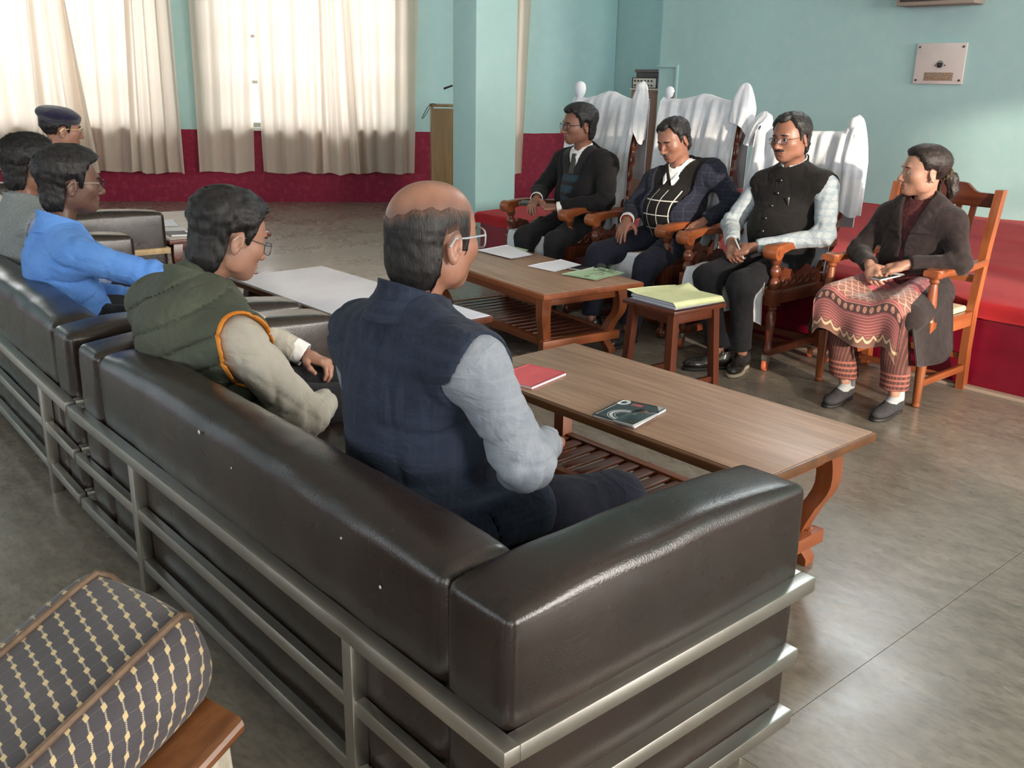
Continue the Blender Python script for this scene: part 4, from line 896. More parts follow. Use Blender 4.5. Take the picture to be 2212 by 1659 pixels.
def make_head(par, hc, Rm, hs, o, m_skin, neck_pts, neck_r):
    """returns skin patch (verts, quads, tint, stubble) for the body; adds hair, eyes, brows, spectacles under par"""
    hd = head_sdf(o); er = ear_sdf(); hfull = s_un(.006, hd, er)
    wf = in_frame(hfull, hc, Rm, hs); nk = s_cap(neck_pts[0], neck_pts[1], neck_r * .94, neck_r * 1.06)
    f = s_un(.028, wf, nk); c = np.asarray(hc); lo = np.minimum(c - .135 * hs, np.asarray(neck_pts[1]) - neck_r); hi = c + .135 * hs; hi = np.maximum(hi, np.asarray(neck_pts[1]) + neck_r)
    v, q = polyg(f, lo, hi, .0036)
    # tints (lips, stubble) in head space
    p = (v - c) @ np.asarray(Rm) / hs
    lip = np.clip(1.15 - np.sqrt((p[:, 0] / .025) ** 2 + ((p[:, 2] + .0715) / .0135) ** 2 + ((p[:, 1] - .092) / .022) ** 2), 0, 1) * 1.6
    stb = np.clip(1.2 - np.sqrt((p[:, 0] / .062) ** 2 + ((p[:, 2] + .082) / .042) ** 2 + ((p[:, 1] - .075) / .065) ** 2), 0, 1) * o.get('stubble', 0)
    stb = np.maximum(stb, np.clip(1.1 - np.sqrt((p[:, 0] / .030) ** 2 + ((p[:, 2] + .053) / .010) ** 2 + ((p[:, 1] - .092) / .03) ** 2), 0, 1) * o.get('lipshade', 0))
    if o.get('style') == 'bald': stb = np.maximum(stb, np.clip(1 - hairline(o)((p[:, 0].astype(f4), p[:, 1].astype(f4), p[:, 2].astype(f4))) / .034, 0, 1) ** 1.6 * (p[:, 1] < .06) * (p[:, 2] > .0) * .95)
    patch = (v, q, np.clip(lip, 0, o.get('lips', .55)), stb)
    T = lambda vv: vv * hs @ np.asarray(Rm).T + c
    def hpart(name, fn, lo, hi, h, m, extra=None):
        vv, qq = polyg(fn, lo, hi, h, True)
        if len(vv) == 0: return
        ps = [(T(vv), qq)]
        if extra:
            e = extra(vv, qq); ps.append((T(e[0]), e[1]))
        ob = fast_mesh(name, ps, m, par)
        if name == 'hair' and o.get('style') == 'bald':          # the fringe thins out towards its upper edge
            gv = hairline(o)((vv[:, 0].astype(f4), vv[:, 1].astype(f4), vv[:, 2].astype(f4))); th = np.zeros(len(ob.data.vertices), f4); th[:len(vv)] = np.clip(1.0 + gv / .020, 0, 1) * (vv[:, 2] > .012); ob.data.attributes.new('thin', 'FLOAT', 'POINT').data.foreach_set('value', th)
        return ob
    hm = o.get('hair', H_black); g = hairline(o); st = o.get('style', 'short'); tk = o.get('thick', .011)
    wv = wrinkle(o.get('seed', 1), o.get('rough', .0035), 190, (1, .35, 1)); top_t = o.get('top', .006)
    nape_e = s_ell((0, -.050, o.get('nape', -.085) + .060), (.067, .057, .074)); hd_h = s_un(.03, hd, nape_e) if o.get('nape', -.085) < -.08 else hd
    def hair(P):
        gg = g(P); grow = np.clip(-gg / f4(.055 if st == 'bald' else .016), 0, 1); T_ = (f4(tk) * (f4(.35) + f4(.65) * np.clip((P[2] + f4(.05)) / f4(.09), 0, 1)) + f4(top_t) * np.clip(P[2] / f4(.08), 0, 1)) * (f4(.22) + f4(.78) * grow)
        if 'tuft' in o: T_ = T_ + f4(o['tuft'][3]) * np.exp(-((P[0] - f4(o['tuft'][0])) ** 2 + (P[1] - f4(o['tuft'][1])) ** 2 + (P[2] - f4(o['tuft'][2])) ** 2) / f4(.030 ** 2))
        return smax(hd_h(P) - T_ - wv(P) * grow, gg, .004)
    fd = o.get('flow', (0, -.5, -.85))
    def flow(p):
        d = np.tile(np.array(fd, float), (len(p), 1)); k = np.clip(p[:, 2:3] / .09, 0, 1); d = d * (1 - k) + k * np.array(o.get('flow_top', (.35, -.9, .1))); return d
    def ex(vv, qq):
        N = vnormals(vv, qq); keep = hd_h((vv[:, 0].astype(f4), vv[:, 1].astype(f4), vv[:, 2].astype(f4))) > (.0015 if st != 'bald' else -.01)
        if st == 'bald': keep &= (hairline(o)((vv[:, 0].astype(f4), vv[:, 1].astype(f4), vv[:, 2].astype(f4))) < -.020) | (vv[:, 2] < .0)
        ids = np.where(keep)[0]
        return ribbons(vv[ids], N[ids], flow, o.get('locks', 2600), o.get('lock_len', .015), .0010, o.get('seed', 1), o.get('lift', .10), o.get('jit', .28))
    if o.get('hair_on', True): hpart('hair', hair, (-.10, -.135, -.12), (.10, .125, .145), .0037, hm, ex)
    hdf = hd
    for s in (1, -1):
        an = R(s * -7); Rb = np.array(Matrix.Rotation(-an, 3, 'Y')); bt = o.get('brow', .0042)
        hpart('eyebrow', s_int(.002, s_off(hdf, .0028), s_ell((s * .0325, .090, .0195), (.0195, .03, bt), Rb)), (s * .0325 - .026, .05, .006), (s * .0325 + .026, .115, .034), .0022, hm)
    if o.get('moustache'): hpart('moustache', s_int(.003, s_off(hdf, .0048), s_un(.006, s_ell((.013, .09, -.0555), (.0175, .03, .0062), np.array(Matrix.Rotation(R(14), 3, 'Y'))), s_ell((-.013, .09, -.0555), (.0175, .03, .0062), np.array(Matrix.Rotation(R(-14), 3, 'Y'))))), (-.04, .06, -.075), (.04, .125, -.04), .0022, o['moustache'])
    if o.get('open', 1.0) > 0:
        for s in (1, -1):
            mb = MB(); mb.lathe([(.0142 * math.sin(a) + 1e-5, -.0142 * math.cos(a)) for a in np.linspace(0.02, math.pi - .02, 12)], 16)
            e = mb.build('eye', mat('eye_white', srgb(214, 206, 200), .25), None); lk = o.get('look', (0, 0)); e.data.materials.append(mat('dark_iris', (.012, .007, .005), .12))
            gz = Vector((lk[0], 1, lk[1])).normalized(); 
            for pl in e.data.polygons:
                if Vector(pl.center).normalized().dot(Vector((0, 0, 1))) > .86: pl.material_index = 1
            rot = gz.to_track_quat('Z', 'Y').to_matrix().to_4x4(); Mh = Matrix([[Rm[i][j] * hs for j in range(3)] + [c[i]] for i in range(3)] + [[0, 0, 0, 1]])
            e.data.transform(Mh @ Matrix.Translation((s * .031, .0785, -.003)) @ rot); e.parent = par
    if o.get('specs'):
        sp = o['specs']; w, h, dr = sp.get('w', .024), sp.get('h', .017), sp.get('drop', -.004); rr = sp.get('r', .0012); fm = sp['m']; Mh = Matrix([[Rm[i][j] * hs for j in range(3)] + [c[i]] for i in range(3)] + [[0, 0, 0, 1]])
        yl = .114; mb = MB(); lens = []
        for s in (1, -1):
            pts = []
            for a in np.linspace(0, 2 * math.pi, 28, endpoint=False):
                ca, sa = math.cos(a), math.sin(a); ex_ = 2.0 / sp.get('sq', 3.2); px = math.copysign(abs(ca) ** ex_, ca) * w; pz = math.copysign(abs(sa) ** ex_, sa) * h; pts.append((s * .033 + px, yl - .010 * (abs(s * .033 + px) / .06) ** 2, dr + pz))
            lens.append(pts)
            if sp.get('rim', True): mb.tube(pts, rr, n=6, closed=True, M=Mh)
            else: mb.tube(pts[1:14], rr * .9, n=6, M=Mh)
            mb.tube([(s * (.033 + w - .002), yl - .010, dr + h * .55), (s * .074, .085, dr + h * .5), (s * .0805, .02, .004), (s * .083, -.018, .006), (s * .083, -.034, -.010)], rr * sp.get('tw', 1.1), n=6, M=Mh)
        mb.tube([(-.010, yl - .001, dr + .004), (0, yl + .003, dr + .007), (.010, yl - .001, dr + .004)], rr, n=6, M=Mh)
        g_ = mb.build('spectacles', fm, par)
        for pts in lens:
            MB().loft([[Mh @ Vector((p[0], p[1] - dd, p[2])) for p in pts] for dd in (0, .0012)]).build('lens', M_lens, g_)
    return patch, hfull
def lens_mat():
    m = bpy.data.materials.new('spectacle_lens'); m.use_nodes = True; t = m.node_tree; t.nodes.clear(); o = nd(t, 'ShaderNodeOutputMaterial'); mx = nd(t, 'ShaderNodeMixShader'); tr = nd(t, 'ShaderNodeBsdfTransparent'); tr.inputs[0].default_value = (.93, .95, .97, 1); gl = nd(t, 'ShaderNodeBsdfGlossy', Roughness=.03); mx.inputs[0].default_value = .07
    t.links.new(tr.outputs[0], mx.inputs[1]); t.links.new(gl.outputs[0], mx.inputs[2]); t.links.new(mx.outputs[0], o.inputs[0]); return m
M_lens = lens_mat()
# ---------------------------------------------------------------- hand (wrist at origin, fingers +y, palm faces -z, thumb on side ts)
def hand_sdf(ts, curl=(.5, .5, .5, .5), spread=.06, thumb=(.6, .35), s=1.0):
    palm = s_un(.018, s_ell((0, .048, -.002), (.040, .050, .0150)), s_cap((-.026, .03, 0), (-.030, .084, 0), .012), s_cap((.026, .03, 0), (.030, .082, 0), .012), s_cap((0, -.02, 0), (0, .03, 0), .023, .024)); fs = [palm]
    for i, (x, L) in enumerate(((.031, .068), (.0105, .076), (-.0105, .070), (-.030, .056))):
        x = x * ts; a = spread * (1.5 - i) * ts; p = V3(x, .086 - .004 * abs(i - 1), .001); pts = [p]; ang = 0.0; seg = (L * .45, L * .31, L * .28); dirx = math.sin(a)
        for k in range(3):
            ang += curl[i] * (.85, 1.05, .75)[k]; d = unit((dirx, math.cos(ang), -math.sin(ang))); p = p + d * seg[k]; pts.append(p)
        r0 = (.0092, .0095, .0092, .0080)[i]; ch = s_un(.004, s_cap(pts[0], pts[1], r0, r0 * .94), s_cap(pts[1], pts[2], r0 * .94, r0 * .86), s_cap(pts[2], pts[3], r0 * .86, r0 * .70)); fs.append(ch)
    b = V3(ts * .026, .022, -.006); d1 = unit((ts * math.sin(thumb[0] + .35), math.cos(thumb[0] + .35), -.45 * thumb[1] - .15)); p1 = b + d1 * .042; d2 = unit((ts * math.sin(thumb[0]), math.cos(thumb[0]), -.8 * thumb[1])); p2 = p1 + d2 * .031; d3 = unit((ts * math.sin(thumb[0] - .5), math.cos(thumb[0] - .5), -1.0 * thumb[1])); p3 = p2 + d3 * .025
    fs.append(s_un(.006, s_cap(b, p1, .0150, .0118), s_cap(p1, p2, .0112, .0100), s_cap(p2, p3, .0098, .0078)))
    f = s_un(.006, palm, *fs[1:]); return f
def frame_from(d, nrm):
    """columns x, y=d (fingers), z = back of the hand"""
    y = unit(d); z = np.asarray(nrm, float); z = unit(z - y * (z @ y)); x = np.cross(y, z); return np.stack([x, y, z], 1)
def look_frame(yaw, pitch, roll=0.0):
    """head axes; yaw to the person's right, pitch down, in degrees"""
    y = V3(math.sin(R(yaw)) * math.cos(R(pitch)), math.cos(R(yaw)) * math.cos(R(pitch)), -math.sin(R(pitch))); x = V3(math.cos(R(yaw)), -math.sin(R(yaw)), 0); z = np.cross(x, y)
    c, s = math.cos(R(roll)), math.sin(R(roll)); return np.stack([x * c - z * s, y, z * c + x * s], 1)
SOLE = mat('black_shoe_sole', (.012, .011, .011), .6); SHOE = mat('black_polished_leather', (.012, .011, .011), .22, (.03, .028, .028), scale=(14, 14, 14), bump=.08, bscale=200)
def shoe(par, ank, toe, m=SHOE, hs=1.0, sole=SOLE):
    a = np.asarray(ank, float); d = V3(toe[0] - a[0], toe[1] - a[1], 0); d = unit(d); x = np.cross(d, V3(0, 0, 1)); z0 = toe[2] if len(toe) > 2 else 0.0; Rm = np.stack([x, d, V3(0, 0, 1)], 1); o = V3(a[0], a[1], z0)
    up = s_un(.03, s_ell((0, -.035, .045), (.036, .045, .045)), s_ell((0, .03, .045), (.038, .07, .042)), s_ell((0, .12, .034), (.044, .085, .030)), s_cap((0, -.03, .06), (0, -.03, .095), .040, .038)); up = s_int(.008, up, lambda P: f4(.012) - P[2]); up = s_sub(.006, up, s_cap((0, -.03, .085), (0, -.03, .2), .033))
    f = in_frame(up, o, Rm, hs); so = in_frame(s_int(.003, s_un(.03, s_ell((0, -.035, .01), (.040, .050, .1)), s_ell((0, .05, .01), (.036, .09, .1)), s_ell((0, .12, .01), (.048, .090, .1))), lambda P: np.abs(P[2] - f4(.010)) - f4(.0095)), o, Rm, hs)
    e = sdf_obj('shoe', f, o - .26, o + V3(.26, .26, .16), .0068, m, par); lo = o - .26; v, q = polyg(so, o + V3(-.26, -.26, -.02), o + V3(.26, .26, .05), .008); fast_mesh('sole', [(v, q)], sole, e); return e
# ---------------------------------------------------------------- skeleton-driven torso and limbs
class Body:
    def __init__(b, J, w=1.0, belly=0.0, chest=1.0):
        b.J = J = {k: np.asarray(v, float) for k, v in J.items()}; b.w = w
        x = unit(J['sR'] - J['sL']); z = unit(J['che'] - J['pel']); y = unit(np.cross(z, x)); x = np.cross(y, z); b.Rt = np.stack([x, y, z], 1); b.x, b.y, b.z = x, y, z
        bel = (J['pel'] + J['che']) / 2 + y * (.012 + belly * .5)
        fs = [s_ell(J['pel'], (.165 * w, .125, .115), b.Rt), s_ell(bel, (.150 * w + belly * .3, .112 + belly * .55, .135), b.Rt), s_ell(J['che'] + y * .008, (.158 * w, .112 * chest, .165), b.Rt), s_cap(J['sR'] - x * .02, J['sL'] + x * .02, .062 * w), s_cap(J['nb'], J['sR'] - x * .05, .050, .056), s_cap(J['nb'], J['sL'] + x * .05, .050, .056)]
        b.torso = s_un(.07, *fs)
        # skirt of a coat covers hips as well
    def local(b, P, o):
        q = [P[0] - f4(o[0]), P[1] - f4(o[1]), P[2] - f4(o[2])]; return [q[0] * f4(b.Rt[0][i]) + q[1] * f4(b.Rt[1][i]) + q[2] * f4(b.Rt[2][i]) for i in range(3)]
    def arm(b, s, r=(.062, .050, .047, .036), amp=.006, seed=1, stop=1.0):
        J = b.J; sh, el, wr = J['s' + s], J['e' + s], J['w' + s]; wr2 = el + (wr - el) * stop
        f = s_un(.035, s_cap(sh, el, r[0], r[1]), s_cap(el, wr2, r[2], r[3])); f = s_int(.006, f, cut_plane(wr2, unit(wr - el)))
        return s_plus(f, limb_folds(sh, el, wr, amp * .6, seed), wrinkle(seed + 7, amp * .45, 24), crease(seed + 9, amp * .42, 62, unit(el - sh) + V3(.3, .5, .2), .8), crease(seed + 12, amp * .42, 70, unit(wr - el) + V3(.2, .1, .5), .7))
    def leg(b, s, r=(.092, .070, .066, .056), amp=.006, seed=1, hem=.96):
        J = b.J; hp, kn, an = J['h' + s], J['k' + s], J['a' + s]; an2 = kn + (an - kn) * hem
        f = s_un(.04, s_cap(hp, kn, r[0], r[1]), s_cap(kn, an2, r[2], r[3])); f = s_int(.006, f, cut_plane(an2, unit(an - kn)))
        return s_plus(f, limb_folds(hp, kn, an, amp * .4, seed, 70, .10), limb_folds(V3(hp[0], hp[1] - .3, hp[2]), hp, kn, amp * .8, seed + 2, 60, .13), wrinkle(seed + 5, amp * .6, 22), crease(seed + 8, amp * .6, 45, V3(1, .2, .3)), crease(seed + 11, amp * .5, 50, kn - hp))
def cut_plane(p, n): p = np.asarray(p, float); n = np.asarray(n, float); c = float(p @ n); return lambda P: P[0] * f4(n[0]) + P[1] * f4(n[1]) + P[2] * f4(n[2]) - f4(c)
def bounds(pts, m): a = np.array(pts, float); return a.min(0) - m, a.max(0) + m
def person(label, X, Y, face, J, look, head, skin_m, hands=(), w=1.0, belly=0.0, hs=1.06, neck_r=.054, legs=True, chest=1.0, extra_skin=(), hand_h=.0032):
    e = thing('person', label, 'person', (X, Y, 0), R(90) if face < 0 else R(-90)); b = Body(J, w, belly, chest); J = b.J
    patch, hf = make_head(e, J['hd'], look, hs, head, skin_m, (J['hd'] + look[:, 1] * -.028 * hs + look[:, 2] * -.055 * hs, J['nb']), neck_r)
    parts = [patch]
    core = s_off(b.torso, -.022); limbs = [s_cap(J['s' + s], J['e' + s], .034, .032) for s in 'RL'] + [s_cap(J['e' + s], J['w' + s], .031, .024) for s in 'RL']
    if legs: limbs += [s_cap(J['h' + s], J['k' + s], .060, .045) for s in 'RL'] + [s_cap(J['k' + s], J['a' + s], .044, .032) for s in 'RL']
    cf = s_un(.02, core, *limbs, s_cap(J['nb'], J['che'], .05, .06)); lo, hi = bounds([J[k] for k in J if k not in ('hd',)], .16); v, q = polyg(cf, lo, hi, .020); parts.append((v, q))
    for hnd in hands:
        s, d, nrm, kw = hnd; Rh = frame_from(d, nrm); sc_ = kw.pop('s', 1.0) if 's' in kw else 1.0; f = in_frame(hand_sdf(1 if s == 'L' else -1, **kw), J['w' + s], Rh, sc_); f = s_un(.012, f, s_cap(J['w' + s], J['w' + s] + (J['e' + s] - J['w' + s]) * .4, .024, .030)); lo, hi = bounds([J['w' + s], J['w' + s] + unit(d) * .12, J['w' + s] + (J['e' + s] - J['w' + s]) * .4], .10); v, q = polyg(f, lo, hi, hand_h); parts.append((v, q))
    for f, lo, hi, h in extra_skin: v, q = polyg(f, lo, hi, h); parts.append((v, q))
    body = fast_mesh('body', [(p[0], p[1]) for p in parts], skin_m, e); nv = len(body.data.vertices)
    for nm, k in (('tint', 2), ('stubble', 3)):
        a = np.zeros(nv, f4); a[:len(parts[0][0])] = parts[0][k]; at = body.data.attributes.new(nm, 'FLOAT', 'POINT'); at.data.foreach_set('value', a)
    return e, b
# ---------------------------------------------------------------- cloth materials
def crumple(n):
    """fine crumpling of worn cloth"""
    mp = nd(n.t, 'ShaderNodeMapping'); mp.inputs['Scale'].default_value = (9, 9, 13); n.t.links.new(n.tc.outputs['Object'], mp.inputs[0]); t = nd(n.t, 'ShaderNodeTexNoise', Scale=1.0, Detail=3.0, Distortion=1.2, Roughness=.45); n.t.links.new(mp.outputs[0], t.inputs['Vector']); return n.op('POWER', n.op('SUBTRACT', 1.0, n.op('ABSOLUTE', n.op('MULTIPLY', n.op('SUBTRACT', t.outputs[0], .5), 3.2))), 2.0)
def cloth(name, c, c2, rough=.85, sc_=8, weave=420, sheen=.04, bump=.2, slub=None, sl_c=None):
    n = NT(name, rough=rough, spec=.2, sheen=sheen); col = n.mix(n.noise(sc_, detail=4), c, c2)
    if slub:
        a = n.noise(90, sc3=(1, 1, .05), detail=3, lo=.45, hi=.75); b_ = n.noise(90, sc3=(.05, .05, 1), detail=3, lo=.45, hi=.75); col = n.mix(n.op('MULTIPLY', n.op('MAXIMUM', a, b_), slub), col, sl_c)
    n.bump(n.op('ADD', n.op('MULTIPLY', n.noise(weave, detail=2), .12 * bump / .2), crumple(n)), .30, .012); return n.col(col)
def checks(name, base, line, period, width, axes=(0, 2), amt=1.0, rough=.85, second=None, zmax=None):
    n = NT(name, rough=rough, spec=.2, sheen=.04); p = n.xyz(); col = n.mix(n.noise(9, detail=4), base, tuple(v * .8 for v in base))
    a = n.line(p[axes[0]], period, width); b_ = n.line(p[axes[1]], period * 1.1, width); f = n.op('MAXIMUM', a, b_)
    if zmax is not None: f = n.op('MULTIPLY', f, n.op('LESS_THAN', p[2], zmax))
    col = n.mix(n.op('MULTIPLY', f, amt), col, line)
    if second: a2 = n.line(n.op('ADD', p[axes[0]], period * .5), period, width * second[1]); b2 = n.line(n.op('ADD', p[axes[1]], period * .5), period * 1.1, width * second[1]); col = n.mix(n.op('MULTIPLY', n.op('MAXIMUM', a2, b2), second[2]), col, second[0])
    n.bump(n.op('ADD', n.op('MULTIPLY', n.noise(420, detail=2), .12), crumple(n)), .30, .012); return n.col(col)
K_black = cloth('black_suiting', (.0075, .0072, .0085), (.011, .0105, .012)); K_char = cloth('charcoal_trousers', (.0095, .0095, .012), (.014, .0135, .017)); K_navyt = cloth('navy_trousers', (.010, .0115, .022), (.014, .0155, .029)); K_white = cloth('white_shirt', srgb(238, 236, 234), srgb(224, 222, 222), .8)
K_grey = cloth('grey_shirt', srgb(134, 140, 150), srgb(120, 127, 139), .7, slub=.15, sl_c=srgb(190, 194, 200)); K_blue = cloth('blue_shirt', srgb(100, 150, 220), srgb(90, 138, 212), .8); K_beige = cloth('beige_shirt', srgb(188, 182, 170), srgb(170, 164, 154), .8)
K_navyv = cloth('navy_slub_waistcoat', (.013, .019, .036), (.018, .026, .047), .8, slub=.4, sl_c=(.042, .056, .092)); K_olive = cloth('olive_quilted_shell', srgb(82, 87, 75), srgb(72, 76, 65), .7, weave=300, bump=.12); K_orange = cloth('orange_lining', srgb(226, 148, 60), srgb(206, 122, 40), .6)
K_greyv = cloth('grey_wool_waistcoat', srgb(140, 146, 146), srgb(122, 128, 130), .9, 160); K_paleblue = cloth('pale_blue_shirt', srgb(150, 160, 190), srgb(134, 146, 178), .8); K_coat = cloth('dark_brown_wool_coat', (.020, .0135, .0135), (.029, .020, .020), .9, 30, sheen=.1); K_khaki = cloth('khaki_uniform', srgb(112, 100, 76), srgb(96, 86, 64)); K_beret = cloth('navy_felt_beret', (.010, .009, .030), (.016, .014, .042), .95, 60, sheen=.4)
K_check = checks('navy_check_jacket', (.013, .016, .030), (.05, .058, .09), .042, .0030, amt=.40, second=((.03, .02, .032), 1.6, .3)); K_grid = checks('black_sweater_with_white_grid', (.010, .009, .009), (.62, .60, .55), .078, .0062, zmax=.875); K_plaid = checks('pale_plaid_shirt', srgb(172, 181, 188), srgb(128, 146, 160), .034, .010, amt=.5, second=(srgb(170, 176, 180), .5, .6)); K_vestb = cloth('black_waistcoat', (.0085, .0075, .0078), (.013, .0115, .012), .85)
K_teal = None
n = NT('teal_banded_sweater', rough=.9, spec=.15, sheen=.2); p_ = n.xyz(); col = n.mix(n.noise(120), (.010, .010, .012), (.016, .015, .018)); bnd = n.op('MULTIPLY', n.op('LESS_THAN', p_[2], .895), n.op('GREATER_THAN', n.op('FRACT', n.op('DIVIDE', p_[2], .075)), .35)); K_teal = n.col(n.mix(n.op('MULTIPLY', bnd, .75), col, (.020, .050, .072)))
K_tie = checks('grey_patterned_tie', (.05, .05, .05), (.12, .11, .10), .012, .003, amt=.6); GOLD = mat('gold_metal', (.6, .42, .18), .3, metal=1.0); BLKF = mat('black_spectacle_frame', (.015, .013, .013), .3); GUN = mat('gunmetal_wire', (.10, .09, .08), .3, metal=1.0); CLEARF = mat('clear_grey_acetate', (.35, .38, .42), .15)
S_med = skin('medium', srgb(160, 116, 97), srgb(138, 96, 78)); S_warm = skin('warm', srgb(146, 103, 86), srgb(126, 85, 70)); S_deep = skin('deep', srgb(112, 82, 70), srgb(94, 67, 56)); S_fair = skin('fair', srgb(174, 131, 112), srgb(156, 114, 96))
# ---------------------------------------------------------------- garment builders
def rng(b, extra=.12, keys=('pel', 'che', 'nb', 'sR', 'sL')): return bounds([b.J[k] for k in keys], .20 + extra)
def ring_collar(b, r0, h0, h1, t=.004, front_drop=.02, gap=0.0, flare=.15, ysc=.92, ctr=None, front_w=None):
    """band standing round the neck; local frame = torso, origin at the neck base"""
    o = b.J['nb'] if ctr is None else np.asarray(ctr); d = b.J['hd'] - b.J['nb']; up = unit(b.z + unit(d) * .6); x = b.x; y = unit(np.cross(up, x)); x = np.cross(y, up)
    def f(P):
        q = [P[0] - f4(o[0]), P[1] - f4(o[1]), P[2] - f4(o[2])]; lx, ly, lz = [q[0] * f4(a[0]) + q[1] * f4(a[1]) + q[2] * f4(a[2]) for a in (x, y, up)]
        rr = np.sqrt(lx * lx + (ly * f4(ysc)) ** 2); rad = f4(r0) + f4(flare) * np.maximum(-(lz - f4(h1)), 0); fr = np.clip(ly / f4(r0), -1, 1); tp = f4(h1) - f4(front_drop) * fr; bt = f4(h0) - f4(front_drop * .8) * fr
        if front_w: bt = bt - f4(front_w) * np.clip(fr - f4(.45), 0, 1) * np.exp(-((np.abs(lx) - f4(.035)) / f4(.022)) ** 2) * 2
        d_ = np.maximum(np.abs(rr - rad) - f4(t), np.maximum(lz - tp, bt - lz))
        if gap: d_ = np.maximum(d_, -np.maximum(np.abs(lx) - f4(gap) - np.maximum(-(lz - tp), 0) * f4(-.0) - np.maximum(lz - bt, 0) * f4(.35), -ly))
        return d_
    return f, o
def add_collar(par, b, name, m, h=.0044, **kw): f, o = ring_collar(b, **kw); return sdf_obj(name, f, o - .15, o + .15, h, m, par)
def open_front(b, zbtn, slope, w0=.0, x0=0.0, low=.10, zlow=None, back_y=.02):
    """V opening (and the parting below the button) in torso space"""
    def f(P):
        lx, ly, lz = b.local(P, b.J['che']); w = f4(w0) + np.maximum(lz - f4(zbtn), 0) * f4(slope) + np.maximum(f4(zbtn) - lz, 0) * f4(low); return np.maximum((np.abs(lx - f4(x0)) - w) * f4(.85), f4(back_y) - ly)
    return f
def lapel_off(b, base, zbtn, slope, w0=.0, lw=.055, amt=.006, x0=0.0):
    def f(P):
        lx, ly, lz = b.local(P, b.J['che']); w = f4(w0) + np.maximum(lz - f4(zbtn), 0) * f4(slope); a = np.abs(lx - f4(x0)) - w; prof = f4(lw) * np.clip((lz - f4(zbtn)) / f4(.16), 0, 1); notch = f4(.022) * np.exp(-((lz - f4(.135)) / f4(.009)) ** 2)
        k = (ly > 0) * (lz > f4(zbtn)) * (a < prof - notch); return f4(base) + f4(amt) * k
    return f
def hem(b, dz): return cut_plane(b.J['pel'] + b.z * dz, -b.z)
def jacket(par, b, m, off=.014, zbtn=-.16, slope=.34, w0=.004, low=.12, r=(.066, .056, .054, .045), amp=.007, seed=1, drop=-.13, name='jacket', lw=.055, x0=0.0, neck=.062, stop=.96, h=.0078):
    f = s_off(b.torso, lapel_off(b, off, zbtn, slope, w0, lw, .006, x0)); f = s_plus(f, wrinkle(seed, amp * .6, 22), crease(seed + 1, amp * .8, 42, b.z * .6 + b.x)); f = s_int(.008, f, hem(b, drop)); f = s_sub(.004, f, open_front(b, zbtn, slope, w0, x0, low)); nb, hd = b.J['nb'], b.J['hd']
    f = s_un(.030, f, b.arm('R', r, amp, seed, stop), b.arm('L', r, amp, seed + 3, stop)); f = s_sub(.004, f, s_cap(nb - b.z * .02, nb + (hd - nb) * .9, neck, neck + .01))
    f = s_sub(.004, f, open_front(b, zbtn, slope, w0, x0, low, back_y=.075)); lo, hi = bounds([b.J[k] for k in ('pel', 'che', 'nb', 'sR', 'sL', 'eR', 'eL', 'wR', 'wL')], .17); return sdf_obj(name, f, lo, hi, h, m, par)
def shell(par, b, name, m, off=.008, amp=.003, seed=2, drop=-.10, vneck=None, arms=None, h=.0080, neck=.058, cuts=(), quilt=None, stop=(.97, .97), r=(.058, .048, .045, .036)):
    f = s_off(b.torso, off if quilt is None else quilt); f = s_plus(f, wrinkle(seed, amp * .8, 24), crease(seed + 1, amp * .9, 45, b.z)); f = s_int(.006, f, hem(b, drop)); nb, hd = b.J['nb'], b.J['hd']
    if arms: f = s_un(.028, f, b.arm('R', r, arms, seed, stop[0]), b.arm('L', r, arms, seed + 3, stop[1]))
    f = s_sub(.004, f, s_cap(nb - b.z * .02, nb + (hd - nb) * .9, neck, neck + .01))
    if vneck: f = s_sub(.004, f, open_front(b, *vneck))
    for c in cuts: f = s_sub(.012, f, c)
    ks = ['pel', 'che', 'nb', 'sR', 'sL'] + (['eR', 'eL', 'wR', 'wL'] if arms else []); lo, hi = bounds([b.J[k] for k in ks], .22); return sdf_obj(name, f, lo, hi, h, m, par)
def armhole(b, s, r=.088, inn=.018, tilt=.0, ring=False):
    J = b.J; sg = 1 if s == 'R' else -1; c = J['s' + s] - b.x * sg * inn - b.z * .035; out = unit(b.x * sg + b.y * tilt); 
    def f(P):
        q = [P[0] - f4(c[0]), P[1] - f4(c[1]), P[2] - f4(c[2])]; lx, ly, lz = [q[0] * f4(b.Rt[0][i]) + q[1] * f4(b.Rt[1][i]) + q[2] * f4(b.Rt[2][i]) for i in range(3)]
        rr = np.sqrt((ly * f4(1.15)) ** 2 + (lz * f4(.85)) ** 2) - f4(r); return np.maximum(rr, -lx * f4(sg)) if not ring else np.maximum(np.abs(rr) - f4(.0045), -lx * f4(sg) - f4(.01))
    return f
def trousers(par, b, m, r=(.094, .074, .070, .060), amp=.006, seed=4, hem_=.95, h=.0092):
    J = b.J; f = s_un(.035, s_off(s_ell(J['pel'], (.165 * b.w, .125, .115), b.Rt), .006), b.leg('R', r, amp, seed, hem_), b.leg('L', r, amp, seed + 3, hem_)); lo, hi = bounds([J[k] for k in ('pel', 'hR', 'hL', 'kR', 'kL', 'aR', 'aL')], .16); return sdf_obj('trousers', f, lo, hi, h, m, par)
def cuffs(par, b, s, m, r=.034, ln=.022, at=.97):
    J = b.J; d = unit(J['w' + s] - J['e' + s]); p = J['e' + s] + (J['w' + s] - J['e' + s]) * at; ax = s_cap(p - d * .05, p + d * .1, r); f = s_int(.002, lambda P: np.abs(ax(P)) - f4(.0022), s_int(.001, cut_plane(p + d * ln, d), cut_plane(p - d * .02, -d))); return sdf_obj('cuff', f, p - .08, p + .08, .0028, m, par)
